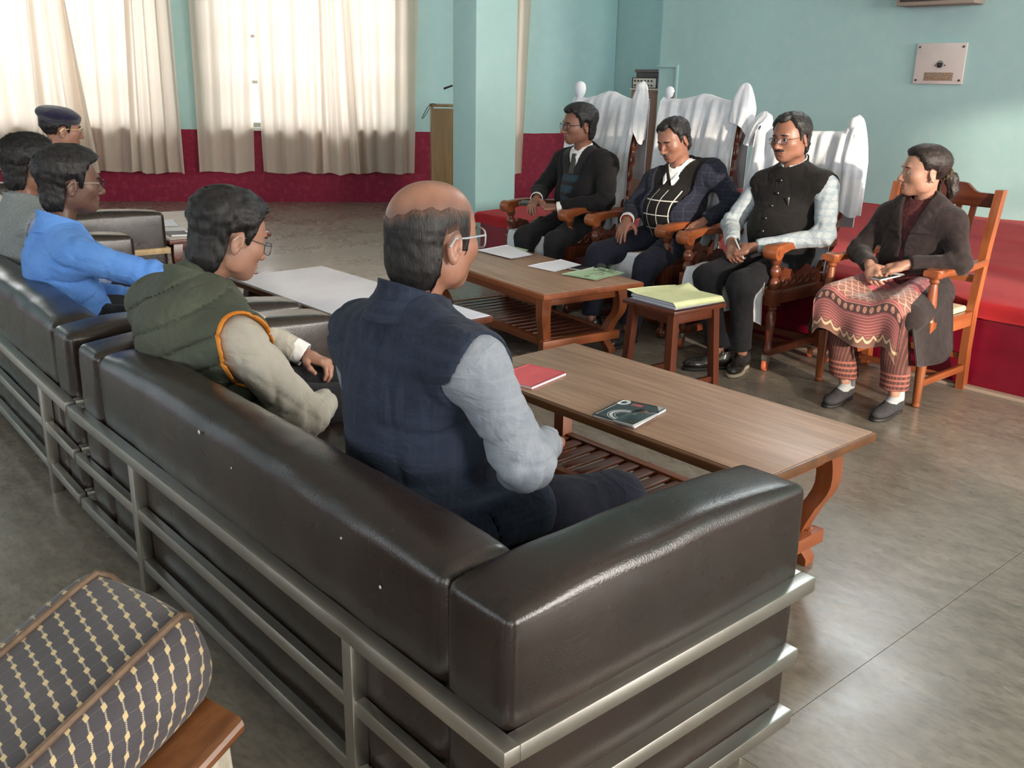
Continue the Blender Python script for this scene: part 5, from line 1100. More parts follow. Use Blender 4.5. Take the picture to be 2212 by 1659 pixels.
def buttons(par, b, zs, off, m=None, x=0.0):
    for z in zs:
        lo, hi = 0.0, .35; p = b.J['che'] + b.x * x + b.z * z
        for _ in range(24):                                    # march out to the garment surface
            mid = (lo + hi) / 2; q = p + b.y * mid; d = float(np.asarray(b.torso(tuple(np.array([v], f4) for v in q))).ravel()[0]); lo, hi = (mid, hi) if d < off else (lo, mid)
        q = p + b.y * (lo + .001); Mx = Matrix.Translation(Vector(q)) @ Vector(b.y).to_track_quat('Z', 'Y').to_matrix().to_4x4(); MB().lathe([(.001, 0), (.0075, 0), (.008, .002), (.0065, .004), (.001, .0045)], 14, Mx).build('button', m or mat('dark_button', (.03, .028, .03), .2), par)
def std_legs(J, hz=.57):
    for k, v in (('hR', (.095, 0, hz)), ('hL', (-.095, 0, hz))): J.setdefault(k, v)
    return J
# ================================================================== the seated people
# --- speaker in the black suit
J = std_legs(dict(pel=(-.03, -.02, .605), che=(-.02, -.05, .87), nb=(-.02, -.04, 1.045), hd=(-.02, .018, 1.222), sR=(.195, -.05, .955), sL=(-.24, -.05, .965), eR=(.275, .08, .765), wR=(.105, .275, .735), eL=(-.325, .05, .745), wL=(-.10, .255, .690), hR=(.06, 0, .58), hL=(-.125, 0, .58), kR=(.05, .42, .485), kL=(-.235, .41, .49), aR=(.03, .45, .09), aL=(-.22, .46, .09)))
lk = look_frame(20, 2, -2)
e, b = person('man in a black suit speaking, seated farthest from the woman', 4.75, 4.76, -1, J, lk, dict(seed=3, front=.074, temple=.010, thick=.013, top=.012, tuft=(.01, .07, .085, .012), nose=1.12, fat=.006, lipshade=.25, lock_len=.014, stubble=.25, nape=-.100, specs=dict(m=BLKF, w=.0265, h=.021, r=.0017, drop=-.008), look=(.1, 0), flow_top=(.9, .25, 0)), S_warm,
    hands=[('R', (-.35, .75, -.45), (.1, .35, .9), dict(curl=(.25, .45, .55, .6), thumb=(.75, .3), spread=.08)), ('L', (.80, .52, .0), (-.1, -.35, -.9), dict(curl=(.55, .55, .5, .45), thumb=(.9, .2)))], w=1.08, belly=.04, hs=1.06, neck_r=.058)
shell(e, b, 'shirt', K_white, off=.004, drop=0.0, neck=.055, vneck=None, h=.0085); shell(e, b, 'sweater', K_teal, off=.009, vneck=(.02, .42, .0, 0, 0), drop=-.06)
jacket(e, b, K_black, off=.020, zbtn=-.20, slope=.30, w0=.03, seed=11, drop=-.13, r=(.072, .062, .060, .048), amp=.009)
add_collar(e, b, 'shirt_collar', K_white, h=.0034, r0=.062, h0=-.005, h1=.052, t=.0050, front_drop=.022, gap=.006, flare=.25, front_w=.045)
tf = lambda P: (lambda l: np.maximum(np.maximum(np.abs(l[0]) - (f4(.016) + np.clip(f4(.15) - l[2], 0, .3) * f4(.06)), np.maximum(l[2] - f4(.152), f4(.015) - l[2])), f4(.02) - l[1]))(b.local(P, b.J['che']))
bt_ = b; sdf_obj('tie', s_int(.004, s_off(bt_.torso, .016), tf), *bounds([b.J['che'] + b.y * .12, b.J['nb'] + b.y * .1], .08), .005, K_tie, e)
sdf_obj('tie_knot', s_ell(b.J['nb'] + b.y * .058 + b.z * -.012, (.016, .012, .017), b.Rt), b.J['nb'] - .11, b.J['nb'] + .11, .004, K_tie, e)
trousers(e, b, K_char, seed=5); cuffs(e, b, 'R', K_white, .040, .03, .95); cuffs(e, b, 'L', K_white, .040, .03, .95)
for s, tx in (('R', .02), ('L', -.02)): shoe(e, J['a' + s], (J['a' + s][0] + tx, J['a' + s][1] + .2, 0))
wd = unit(b.J['wL'] - b.J['eL']); wp = b.J['wL'] - wd * .004; Mx = Matrix.Translation(Vector(wp)) @ Vector(wd).to_track_quat('Z', 'Y').to_matrix().to_4x4()
ww = MB().lathe([(.0285, -.010), (.0305, -.008), (.0305, .008), (.0285, .010)], 24, Mx, caps=False).build('wristwatch_strap', mat('brown_watch_strap', srgb(70, 50, 44), .5), e)
MB().box((-.018, .026, -.019), (.018, .040, .019), .005, Mx @ Matrix.Rotation(R(120), 4, 'Z')).build('watch_case', M_black, ww)
# --- man with eyes lowered, checked jacket
J = std_legs(dict(pel=(-.01, 0, .605), che=(-.02, -.04, .825), nb=(-.01, -.03, .995), hd=(.0, .045, 1.172), sR=(.20, -.03, .895), sL=(-.25, -.06, .975), eR=(.245, .10, .735), wR=(.115, .300, .690), eL=(-.405, -.08, .815), wL=(-.305, .085, .712), kR=(.180, .47, .475), kL=(-.195, .45, .465), aR=(.14, .56, .09), aL=(-.165, .55, .09)))
lk = look_frame(2, 20, 4)
e, b = person('man with lowered eyes in a navy checked jacket over a grid sweater', 4.75, 3.89, -1, J, lk, dict(seed=5, front=.080, temple=.022, thick=.010, top=.008, open=0, moustache=H_grey, lipshade=.3, stubble=.3, nose=1.15, fat=.004, nape=-.095, brow=.0050), S_warm,
    hands=[('R', (-.12, .62, -.75), (.05, .80, .60), dict(curl=(.16, .12, .16, .25), thumb=(.75, .3), spread=.10)), ('L', (.12, .80, -.35), (-.1, .30, .95), dict(curl=(.35, .45, .5, .55), thumb=(.7, .5), spread=.08))], w=1.05, belly=.10, hs=1.02, neck_r=.057)
shell(e, b, 'shirt', K_white, off=.004, drop=0.0, neck=.055, h=.0085); shell(e, b, 'sweater', K_grid, off=.010, vneck=(.055, .50, .0, 0, 0), drop=-.075)
jacket(e, b, K_check, off=.020, zbtn=-.24, slope=.20, w0=.085, low=-.10, seed=21, drop=-.13, r=(.070, .060, .058, .048), amp=.010, lw=.05)
add_collar(e, b, 'shirt_collar', K_white, h=.0034, r0=.061, h0=-.010, h1=.050, t=.0050, front_drop=.030, gap=.016, flare=.40, front_w=.05)
trousers(e, b, K_navyt, r=(.098, .078, .074, .064), seed=9, amp=.008); cuffs(e, b, 'R', K_white, .041, .03, .95)
for s, tx in (('R', .03), ('L', -.03)): shoe(e, J['a' + s], (J['a' + s][0] + tx, J['a' + s][1] + .2, 0))
wd = unit(b.J['wR'] - b.J['eR']); Mx = Matrix.Translation(Vector(b.J['wR'] - wd * .002)) @ Vector(wd).to_track_quat('Z', 'Y').to_matrix().to_4x4()
MB().tube([Mx @ Vector((.029 * math.cos(a), .026 * math.sin(a), .002 * math.sin(3 * a))) for a in np.linspace(0, 6.283, 24, endpoint=False)], .0045, n=7, closed=True).build('thread_bracelet', mat('red_thread', srgb(214, 54, 48), .8), e)
# --- man in the black waistcoat
J = std_legs(dict(pel=(0, -.02, .605), che=(-.005, -.05, .865), nb=(-.005, -.045, 1.045), hd=(-.012, .02, 1.228), sR=(.200, -.05, .950), sL=(-.220, -.05, .975), eR=(.275, .09, .735), wR=(.105, .31, .665), eL=(-.300, .05, .735), wL=(-.020, .305, .660), kR=(.145, .45, .485), kL=(-.065, .43, .475), aR=(.015, .47, .09), aL=(-.075, .38, .09)))
lk = look_frame(4, 3, 3)
e, b = person('man with a moustache in a black waistcoat and pale plaid shirt', 4.68, 3.05, -1, J, lk, dict(seed=8, front=.082, temple=.018, thick=.010, top=.010, moustache=H_black, nose=1.12, fat=.007, jaw=1.08, stubble=.15, nape=-.095, specs=dict(m=GUN, w=.025, h=.017, r=.0011, drop=-.008, rim=True), look=(.12, -.05)), S_warm,
    hands=[('R', (-.55, .55, -.55), (.45, .6, .65), dict(curl=(.75, .8, .85, .85), thumb=(.55, .5), spread=.02)), ('L', (.80, .45, -.25), (.0, .65, .75), dict(curl=(.75, .8, .85, .9), thumb=(.5, .5), spread=.02))], w=1.06, belly=.07, hs=1.04, neck_r=.060)
shell(e, b, 'shirt', K_plaid, off=.005, arms=.008, seed=31, drop=-.05, neck=.056, r=(.066, .056, .053, .040), stop=(.93, .93), h=.0075)
shell(e, b, 'waistcoat', K_vestb, off=.020, amp=.004, seed=33, drop=-.115, neck=.060, h=.0070, cuts=(armhole(b, 'R'), armhole(b, 'L')))
add_collar(e, b, 'waistcoat_collar', K_vestb, r0=.072, h0=-.012, h1=.064, t=.005, front_drop=.030, gap=.006, flare=.14)
add_collar(e, b, 'shirt_collar', K_plaid, r0=.063, h0=.020, h1=.070, t=.0045, front_drop=.026, gap=.006, flare=.1)
buttons(e, b, (.125, .055, -.015, -.085, -.155), .021, mat('black_glossy_button', (.015, .014, .015), .12))
trousers(e, b, K_char, seed=13, amp=.008); shoe(e, J['aR'], (.11, .65, 0)); shoe(e, J['aL'], (-.13, .52, 0), sole=mat('pale_worn_sole', srgb(150, 138, 122), .7))
MB().box((-.004, -.003, -.022), (.004, .003, .022), .001, Matrix.Translation(Vector(b.J['che'] + b.x * -.085 + b.y * .150 + b.z * .02))).build('pocket_clip', mat('steel_clip', (.6, .6, .6), .25, metal=1.0), e)
# --- woman
J = std_legs(dict(pel=(-.02, -.03, .54), che=(-.025, -.02, .79), nb=(-.03, -.025, .945), hd=(-.032, .025, 1.108), sR=(.145, -.02, .865), sL=(-.200, -.02, .868), eR=(.225, .08, .690), wR=(.050, .275, .655), eL=(-.290, .06, .695), wL=(-.110, .235, .680), hR=(.07, 0, .52), hL=(-.11, 0, .52), kR=(.120, .40, .495), kL=(-.195, .42, .485), aR=(.015, .44, .10), aL=(-.245, .44, .10)), .52)
lk = look_frame(44, -1, 1)
e, b = person('woman with a ponytail in a dark brown coat and printed tunic', 4.70, 2.31, -1, J, lk, dict(seed=12, hair=H_brown, front=.076, temple=.004, thick=.010, top=.010, sideburn=.010, nape=-.060, rough=.0018, flow=(0, -1, .05), flow_top=(0, -1, 0), lift=.08, brow=.0030, jaw=.90, nose=.92, lips=.5, look=(.2, 0), lock_len=.03), S_fair,
    hands=[('R', (-.62, .55, -.45), (.35, .65, .6), dict(curl=(.7, .75, .8, .8), thumb=(.5, .5), spread=.01, s=.92)), ('L', (.72, .60, -.28), (.1, .45, .85), dict(curl=(.45, .45, .5, .5), thumb=(.4, .5), spread=.02, s=.92))], w=.90, hs=1.0, neck_r=.048, belly=.01)
hw_ = lambda p: np.asarray(lk) @ (np.array(p)) * 1.0 + b.J['hd']
sdf_obj('ponytail', s_plus(s_un(.03, s_cap(hw_((0, -.112, -.005)), hw_((0, -.140, -.03)), .022, .026), s_cap(hw_((0, -.140, -.03)), hw_((-.01, -.150, -.085)), .027, .020), s_cap(hw_((-.01, -.150, -.085)), hw_((-.01, -.135, -.14)), .020, .008)), wrinkle(3, .004, 210, (1, 1, .2))), *bounds([hw_((0, -.112, -.005)), hw_((-.01, -.14, -.14))], .05), .0035, H_brown, e)
c_ = Vector(hw_((0, -.116, -.010))); ax_ = Vector(lk @ np.array((0, -.8, -.6))); Mx = Matrix.Translation(c_) @ ax_.to_track_quat('Z', 'Y').to_matrix().to_4x4()
MB().tube([Mx @ Vector(((.025 + .003 * math.sin(9 * a)) * math.cos(a), (.025 + .003 * math.sin(9 * a)) * math.sin(a), .003 * math.sin(7 * a))) for a in np.linspace(0, 6.283, 40, endpoint=False)], .008, n=8, closed=True).build('hair_tie', mat('brown_patterned_hair_tie', srgb(90, 72, 50), .7, srgb(40, 32, 26), scale=(90, 90, 90)), e)
MB().lathe([(.0005, 0), (.004, .001), (.004, .004), (.0005, .006)], 10, Matrix.Translation(Vector(hw_((-.088, -.008, -.040))))).build('ear_stud', GOLD, e)
shell(e, b, 'tunic_top', cloth('dark_red_print', srgb(92, 46, 48), srgb(60, 34, 36), .8, 60), off=.004, drop=-.05, neck=.052, h=.011)
# coat: body, sleeves and skirt panels falling beside the thighs
f = s_off(b.torso, lapel_off(b, .020, -.02, .30, .006, .060, .008)); f = s_plus(f, wrinkle(41, .006, 24), crease(44, .006, 45, V3(.6, .2, .8))); Jc = b.J
sk = s_un(.05, s_cap(Jc['hR'] + V3(.05, -.02, -.005), Jc['kR'] + V3(.055, -.03, -.02), .092, .074), s_cap(Jc['hL'] + V3(-.05, -.02, -.005), Jc['kL'] + V3(-.05, -.03, -.02), .092, .074)); f = s_un(.05, f, sk); f = s_sub(.006, f, open_front(b, -.02, .30, .006, 0, .055)); f = s_sub(.006, f, s_un(.04, s_cap(V3(-.03, .14, .56), V3(-.04, .62, .55), .125, .165)))
f = s_un(.028, f, b.arm('R', (.062, .054, .052, .044), .007, 43, .93), b.arm('L', (.062, .054, .052, .044), .007, 46, .93)); f = s_sub(.004, f, s_cap(Jc['nb'] - b.z * .02, Jc['nb'] + (Jc['hd'] - Jc['nb']) * .9, .056, .064)); f = s_sub(.004, f, open_front(b, -.02, .30, .006, 0, .055, back_y=.085))
lo, hi = bounds([Jc[k] for k in ('pel', 'che', 'nb', 'sR', 'sL', 'eR', 'eL', 'wR', 'wL', 'kR', 'kL')], .17); sdf_obj('coat', f, lo, hi, .0078, K_coat, e)
add_collar(e, b, 'coat_collar', K_coat, r0=.066, h0=-.055, h1=.062, t=.006, front_drop=.062, gap=.022, flare=.55)
def coat_tail(sgn, x0, x1, y0, y1, z0, z1):
    def fn(u, v):
        y = y0 + (y1 - y0) * u; k = v; z = z0 + (z1 - z0) * k - .04 * math.sin(u * 3) * k; x = x0 + (x1 - x0) * k + .012 * math.sin(9 * u + 2 * k) * k; return (x, y + .03 * k, z)
    grid_obj('coat_tail', fn, 24, 18, K_coat, e, thick=.006)
coat_tail(-1, -.268, -.335, .02, .43, .515, .27); coat_tail(1, .212, .245, .02, .44, .535, .33)
# printed tunic over the lap: floral field, scale lattice, floral border, stripes, scalloped hem
n = NT('pink_printed_tunic', rough=.8, spec=.2, sheen=.2); u_, v_, _ = n.xyz('UV'); nz = n.noise(34, 'UV', (1, 1, 1), 5, .40, .60)
base = n.mix(nz, srgb(104, 60, 60), srgb(160, 86, 90)); fl = n.op('MULTIPLY', n.noise(15, 'UV', (1.6, 1, 1), 2, .52, .60), 1.0); col = n.mix(fl, base, srgb(182, 70, 90)); col = n.mix(n.op('MULTIPLY', n.noise(70, 'UV', (1, 1, 1), 2, .60, .68), .7), col, srgb(220, 170, 150))
rowh = .042; roww = .052; rw = n.op('FLOOR', n.op('DIVIDE', v_, rowh)); sh = n.op('MULTIPLY', n.op('FRACT', n.op('MULTIPLY', rw, .5)), 1.0); fx = n.op('SUBTRACT', n.op('FRACT', n.op('ADD', n.op('DIVIDE', u_, roww), sh)), .5); fy = n.op('FRACT', n.op('DIVIDE', v_, rowh)); rad = n.op('SQRT', n.op('ADD', n.op('POWER', n.op('MULTIPLY', fx, 2.0), 2.0), n.op('POWER', fy, 2.0)))
edge = n.op('LESS_THAN', n.op('ABSOLUTE', n.op('SUBTRACT', rad, .90)), .10); scl = n.mix(n.op('GREATER_THAN', rad, 1.02), n.mix(n.noise(60, 'UV'), srgb(108, 72, 66), srgb(130, 90, 80)), srgb(122, 78, 72)); scl = n.mix(edge, scl, srgb(178, 134, 114)); f1 = n.op('GREATER_THAN', v_, .378); col = n.mix(f1, col, scl)
bord = n.mix(n.line(v_, .020, .006), srgb(142, 74, 80), srgb(164, 122, 106)); fl2 = n.op('LESS_THAN', n.op('ADD', n.op('POWER', n.op('DIVIDE', n.op('SUBTRACT', n.op('FRACT', n.op('DIVIDE', u_, .046)), .5), .30), 2.0), n.op('POWER', n.op('DIVIDE', n.op('SUBTRACT', v_, .745), .022), 2.0)), 1.0); db = n.op('MULTIPLY', n.op('GREATER_THAN', v_, .715), n.op('LESS_THAN', v_, .775)); bord = n.mix(db, bord, srgb(74, 52, 52)); bord = n.mix(n.op('MULTIPLY', n.op('MULTIPLY', fl2, db), n.op('ADD', .35, n.noise(90, 'UV'))), bord, srgb(178, 128, 112)); col = n.mix(n.op('GREATER_THAN', v_, .68), col, bord)
sc = n.op('ADD', .925, n.op('MULTIPLY', n.op('ABSOLUTE', n.op('SINE', n.op('MULTIPLY', u_, 52))), .035)); col = n.mix(n.op('GREATER_THAN', v_, n.op('SUBTRACT', sc, .025)), col, srgb(122, 88, 76)); col = n.mix(n.op('LESS_THAN', n.op('ABSOLUTE', n.op('SUBTRACT', v_, sc)), .010), col, srgb(214, 176, 146)); K_kurti = n.col(col); n.bump(n.noise(300, 'UV'), .15, .001)
def lap_h(x, y):
    out = []
    for sd in 'RL':
        hp, kn = b.J['h' + sd], b.J['k' + sd]; t = min(1.0, max(0.0, (y - hp[1]) / (kn[1] - hp[1]))); cx = hp[0] + (kn[0] - hp[0]) * t; cz = hp[2] + (kn[2] - hp[2]) * t; r = .088 - .014 * t + .006; d = abs(x - cx)
        out.append(cz + math.sqrt(r * r - d * d) if d < r * .93 else cz + r * .368 - (d - r * .93) * 2.6)
    m = max(out); cr = min(b.J['kR'][0], .2); inner = b.J['kL'][0] < x < b.J['kR'][0]
    return max(m, .530) if inner else m
def lap(u, v):
    x = -.272 + .462 * u; s = v * .66; tp = .415; y = .04 + min(s, tp); hh = np.mean([lap_h(x + dx, y + dy) for dx in (-.025, 0, .025) for dy in (-.02, .02)]) + .010
    z = hh + .004 * math.sin(13 * u + 9 * s)
    if s >= tp:
        q = s - tp; r = .055; a = min(q / r, 1.5); y = .04 + tp + r * math.sin(a); z = hh - r * (1 - math.cos(a)); q2 = max(0, q - 1.5 * r); z -= q2; y += .012 * math.sin(15 * u + 1) * q2 / .1 - .06 * q2 + .012
    z -= (.035 * (1 - u)) * max(0, v - .7) / .3; return (x, y, max(z, .26))
grid_obj('tunic', lap, 64, 64, K_kurti, e, thick=.004, uvfn=lambda u, v: (u * .62, v))
n = NT('rust_striped_trousers', rough=.8, spec=.2); p_ = n.xyz(); col = n.mix(n.line(p_[0], .014, .005), srgb(78, 50, 46), srgb(112, 70, 63)); col = n.mix(n.op('MULTIPLY', n.op('LESS_THAN', p_[2], .215), n.line(p_[2], .024, .010)), col, srgb(150, 92, 82)); col = n.mix(n.op('MULTIPLY', n.noise(70), .3), col, srgb(60, 40, 38)); K_pant = n.col(col)
J2 = b.J; legs_f = s_un(.03, *[s_plus(s_int(.005, s_un(.04, s_cap(J2['h' + s], J2['k' + s], .085, .068), s_cap(J2['k' + s], J2['k' + s] + (J2['a' + s] - J2['k' + s]) * 1.0, .062, .068)), cut_plane((0, 0, .125), (0, 0, -1))), wrinkle(51 + i, .008, 34, (1, 1, .15))) for i, s in enumerate('RL')]); lo, hi = bounds([J2[k] for k in ('hR', 'hL', 'kR', 'kL', 'aR', 'aL')], .13); sdf_obj('trousers', legs_f, lo, hi, .0080, K_pant, e)
FELT = mat('dark_grey_felt_shoe', (.022, .021, .024), .9, (.034, .032, .036), scale=(60, 60, 60)); SOCK = cloth('pale_grey_sock', srgb(170, 172, 174), srgb(150, 152, 156))
for s, tx in (('R', -.02), ('L', -.01)):
    a_ = J2['a' + s]; shoe(e, a_, (a_[0] + tx, a_[1] + .2, 0), FELT, .92); sdf_obj('sock', s_un(.02, s_cap(a_ + V3(0, -.028, .06), a_ + V3(0, -.028, -.02), .034, .036), s_cap(a_ + V3(0, -.02, -.03), a_ + V3(tx * .4, .05, -.05), .034, .028)), a_ - .12, a_ + .14, .0055, SOCK, e)
# --- bald man nearest the camera
J = std_legs(dict(pel=(-.02, -.02, .50), che=(-.03, -.025, .775), nb=(-.03, .005, .975), hd=(-.022, .062, 1.148), sR=(.225, 0, .895), sL=(-.255, 0, .872), eR=(.285, .09, .675), wR=(.120, .32, .615), eL=(-.34, .08, .635), wL=(-.12, .33, .600), hR=(.10, .03, .475), hL=(-.12, .03, .475), kR=(.205, .50, .425), kL=(-.25, .50, .425), aR=(.21, .56, .09), aL=(-.25, .56, .09)), .47)
lk = look_frame(-10, 2, 0)
e, b = person('bald man in a navy waistcoat with his back to the camera', 1.27, 1.785, 1, J, lk, dict(seed=15, style='bald', hair=H_bald, thick=.0070, top=0.0, nape=-.106, sideburn=-.026, rough=.0016, locks=9000, lock_len=.014, lift=.03, jit=.16, flow=(0, -.25, -1), stubble=.35, fat=.002, specs=dict(m=CLEARF, w=.027, h=.021, r=.0020, drop=-.006)), S_med,
    hands=[('R', (-.6, .7, -.2), (.2, .3, .9), dict(curl=(.6, .6, .6, .6))), ('L', (.6, .7, -.2), (-.2, .3, .9), dict(curl=(.6, .6, .6, .6)))], w=1.10, belly=.06, hs=1.11, neck_r=.060, hand_h=.006)
shell(e, b, 'shirt', K_grey, off=.004, arms=.011, seed=61, drop=-.02, neck=.058, r=(.074, .066, .062, .046), stop=(.95, .95), h=.0068)
f = s_off(b.torso, .020); f = s_plus(f, wrinkle(63, .006, 18), crease(64, .007, 50, V3(.3, 0, 1), .35), crease(67, .005, 34, V3(1, 0, .5), .4))
f = s_un(.05, f, s_off(s_un(.05, s_cap(b.J['hR'] + V3(.03, 0, 0), b.J['hR'] + V3(.055, .16, 0), .095, .088), s_cap(b.J['hL'] + V3(-.03, 0, 0), b.J['hL'] + V3(-.055, .16, 0), .095, .088)), .012)); f = s_int(.006, f, cut_plane((0, 0, .432), (0, 0, -1))); f = s_sub(.005, f, s_cap(b.J['nb'] - b.z * .02, b.J['nb'] + (b.J['hd'] - b.J['nb']) * .9, .062, .070))
f = s_sub(.012, f, armhole(b, 'R', .095, .030)); f = s_sub(.012, f, armhole(b, 'L', .095, .030)); f = s_sub(.003, f, lambda P: np.maximum(np.abs((P[1] - f4(.055)) + (P[2] - f4(.5)) * f4(.3)) - f4(.003), np.maximum(f4(.15) - P[0], P[2] - f4(.53)))); lo, hi = bounds([b.J[k] for k in ('pel', 'che', 'nb', 'sR', 'sL', 'hR', 'hL')], .27); sdf_obj('waistcoat', f, lo, hi, .0068, K_navyv, e)
add_collar(e, b, 'waistcoat_collar', K_navyv, r0=.073, h0=-.035, h1=.056, t=.005, front_drop=.020, gap=.008, flare=.42)
for s in 'RL':                                     # sleeve seam
    pass
trousers(e, b, K_navyt, r=(.098, .082, .076, .062), seed=65, amp=.006)
for s in 'RL': shoe(e, J['a' + s], (J['a' + s][0], J['a' + s][1] + .2, 0))
# --- man in the olive quilted waistcoat
J = std_legs(dict(pel=(.075, .02, .505), che=(.015, -.055, .685), nb=(-.015, .01, .855), hd=(-.002, .125, 1.012), sR=(.262, .01, .742), sL=(-.265, -.03, .755), eR=(.375, .15, .500), wR=(.175, .375, .465), eL=(-.30, .16, .745), wL=(-.05, .395, .56), hR=(.17, .05, .485), hL=(.02, .05, .485), kR=(.24, .52, .43), kL=(-.02, .52, .43), aR=(.22, .58, .09), aL=(0, .58, .09)), .48)
lk = look_frame(-3, 17, 0)
e, b = person('man in an olive quilted waistcoat looking down', 1.20, 2.88, 1, J, lk, dict(seed=17, front=.080, thick=.014, top=.012, nape=-.115, locks=4200, lock_len=.017, lift=.10, stubble=.1, fat=.004, sideburn=-.016, specs=dict(m=GUN, w=.025, h=.018, r=.0013, drop=-.012)), S_fair,
    hands=[('R', (-.75, .6, .1), (.1, .2, .95), dict(curl=(.6, .6, .6, .6))), ('L', (.75, .45, -.2), (0, .3, .95), dict(curl=(.6, .65, .7, .7)))], w=1.12, belly=.07, hs=1.12, neck_r=.058)
shell(e, b, 'shirt', K_beige, off=.004, arms=.012, seed=71, drop=-.02, neck=.056, r=(.078, .068, .066, .046), stop=(.93, .93), h=.0068)
def quilt(P):
    lx, ly, lz = b.local(P, b.J['che']); s_ = np.abs(np.sin((lz + f4(.06) * np.abs(lx) - f4(.02)) * f4(math.pi / .080))); return f4(.026) + f4(.005) * s_ - f4(.009) * np.exp(-(s_ / f4(.13)) ** 2)
f = s_plus(s_off(b.torso, quilt), wrinkle(73, .003, 34), crease(74, .003, 60, V3(1, .3, .3))); f = s_int(.006, f, hem(b, -.10)); f = s_sub(.005, f, s_cap(b.J['nb'] - b.z * .02, b.J['nb'] + (b.J['hd'] - b.J['nb']) * .9, .070, .082)); AH = armhole(b, 'R', .100, .030); AL = armhole(b, 'L', .100, .030)
g0 = f; f = s_sub(.008, s_sub(.008, g0, AH), AL); lo, hi = bounds([b.J[k] for k in ('pel', 'che', 'nb', 'sR', 'sL')], .28); sdf_obj('quilted_waistcoat', f, lo, hi, .0066, K_olive, e)
for A_, s in ((AH, 'R'), (AL, 'L')):
    pf = s_int(.003, s_int(.003, armhole(b, s, .100, .030, ring=True), s_off(g0, .005)), s_off(lambda P: -g0(P), .026)); c = b.J['s' + s]; sdf_obj('armhole_binding', pf, c - .19, c + .19, .0042, K_orange, e)
add_collar(e, b, 'waistcoat_collar', K_olive, r0=.076, h0=-.035, h1=.052, t=.007, front_drop=.034, gap=.012, flare=.48)
trousers(e, b, K_char, seed=75, h=.012); cuffs(e, b, 'L', K_white, .042, .03, .93)
for s in 'RL': shoe(e, J['a' + s], (J['a' + s][0], J['a' + s][1] + .2, 0))
# --- man in the blue shirt
J = std_legs(dict(pel=(0, .0, .50), che=(-.005, -.055, .70), nb=(-.01, -.02, .880), hd=(-.02, .050, 1.065), sR=(.195, -.005, .790), sL=(-.225, -.01, .785), eR=(.285, .25, .690), wR=(.245, .47, .660), eL=(-.29, .10, .56), wL=(-.08, .36, .50), hR=(.10, .05, .48), hL=(-.10, .05, .48), kR=(.18, .50, .43), kL=(-.18, .50, .43), aR=(.18, .56, .09), aL=(-.18, .56, .09)), .48)
lk = look_frame(3, 2, 0)
e, b = person('young man in a bright blue shirt in profile', 1.22, 4.22, 1, J, lk, dict(seed=19, front=.076, thick=.017, top=.012, nape=-.115, locks=4200, lock_len=.016, lift=.10, tuft=(0, .075, .085, .014), sideburn=-.020, lipshade=.35, stubble=.3, specs=dict(m=GUN, w=.024, h=.017, r=.0012, drop=-.006), look=(0, 0)), S_deep,
    hands=[('R', (0, .95, -.2), (0, .2, .95), dict(curl=(.4, .4, .4, .4))), ('L', (.6, .7, -.2), (-.1, .3, .95), dict(curl=(.6, .6, .6, .6)))], w=1.0, hs=1.09, neck_r=.055, hand_h=.006)
shell(e, b, 'shirt', K_blue, off=.014, arms=.012, seed=81, amp=.009, drop=-.08, neck=.060, r=(.070, .062, .060, .048), stop=(.93, .93), h=.0068)
add_collar(e, b, 'shirt_collar', K_blue, r0=.068, h0=-.030, h1=.056, t=.004, front_drop=.030, gap=.012, flare=.40, front_w=.05)
trousers(e, b, K_char, seed=85, h=.014)
for s in 'RL': shoe(e, J['a' + s], (J['a' + s][0], J['a' + s][1] + .2, 0))
# --- man in the grey waistcoat
J = std_legs(dict(pel=(0, .0, .50), che=(-.01, -.04, .72), nb=(-.02, -.01, .895), hd=(-.03, .045, 1.080), sR=(.195, 0, .805), sL=(-.22, 0, .80), eR=(.27, .10, .57), wR=(.10, .34, .53), eL=(-.29, .10, .56), wL=(-.08, .36, .50), hR=(.10, .05, .48), hL=(-.10, .05, .48), kR=(.18, .50, .43), kL=(-.18, .50, .43), aR=(.18, .56, .09), aL=(-.18, .56, .09)), .48)
e, b = person('man in a grey waistcoat half hidden at the left edge', 1.27, 4.93, 1, J, look_frame(-4, 4, 0), dict(seed=23, front=.078, thick=.014, top=.010, nape=-.110, locks=4000, lock_len=.022, lift=.35), S_med, hands=[('R', (-.5, .8, -.2), (0, .2, .95), dict(curl=(.5, .5, .5, .5))), ('L', (.6, .7, -.2), (-.1, .3, .95), dict(curl=(.6, .6, .6, .6)))], w=1.02, hs=1.08, neck_r=.056, hand_h=.007)
shell(e, b, 'shirt', K_paleblue, off=.005, arms=.008, seed=91, drop=-.05, neck=.058, r=(.064, .056, .053, .042), h=.009)
shell(e, b, 'waistcoat', K_greyv, off=.020, amp=.004, seed=93, drop=-.10, neck=.062, cuts=(armhole(b, 'R'), armhole(b, 'L'))); add_collar(e, b, 'waistcoat_collar', K_greyv, r0=.070, h0=-.035, h1=.048, t=.006, front_drop=.02, gap=.008, flare=.45); trousers(e, b, K_char, seed=95, h=.015)
for s in 'RL': shoe(e, J['a' + s], (J['a' + s][0], J['a' + s][1] + .2, 0))
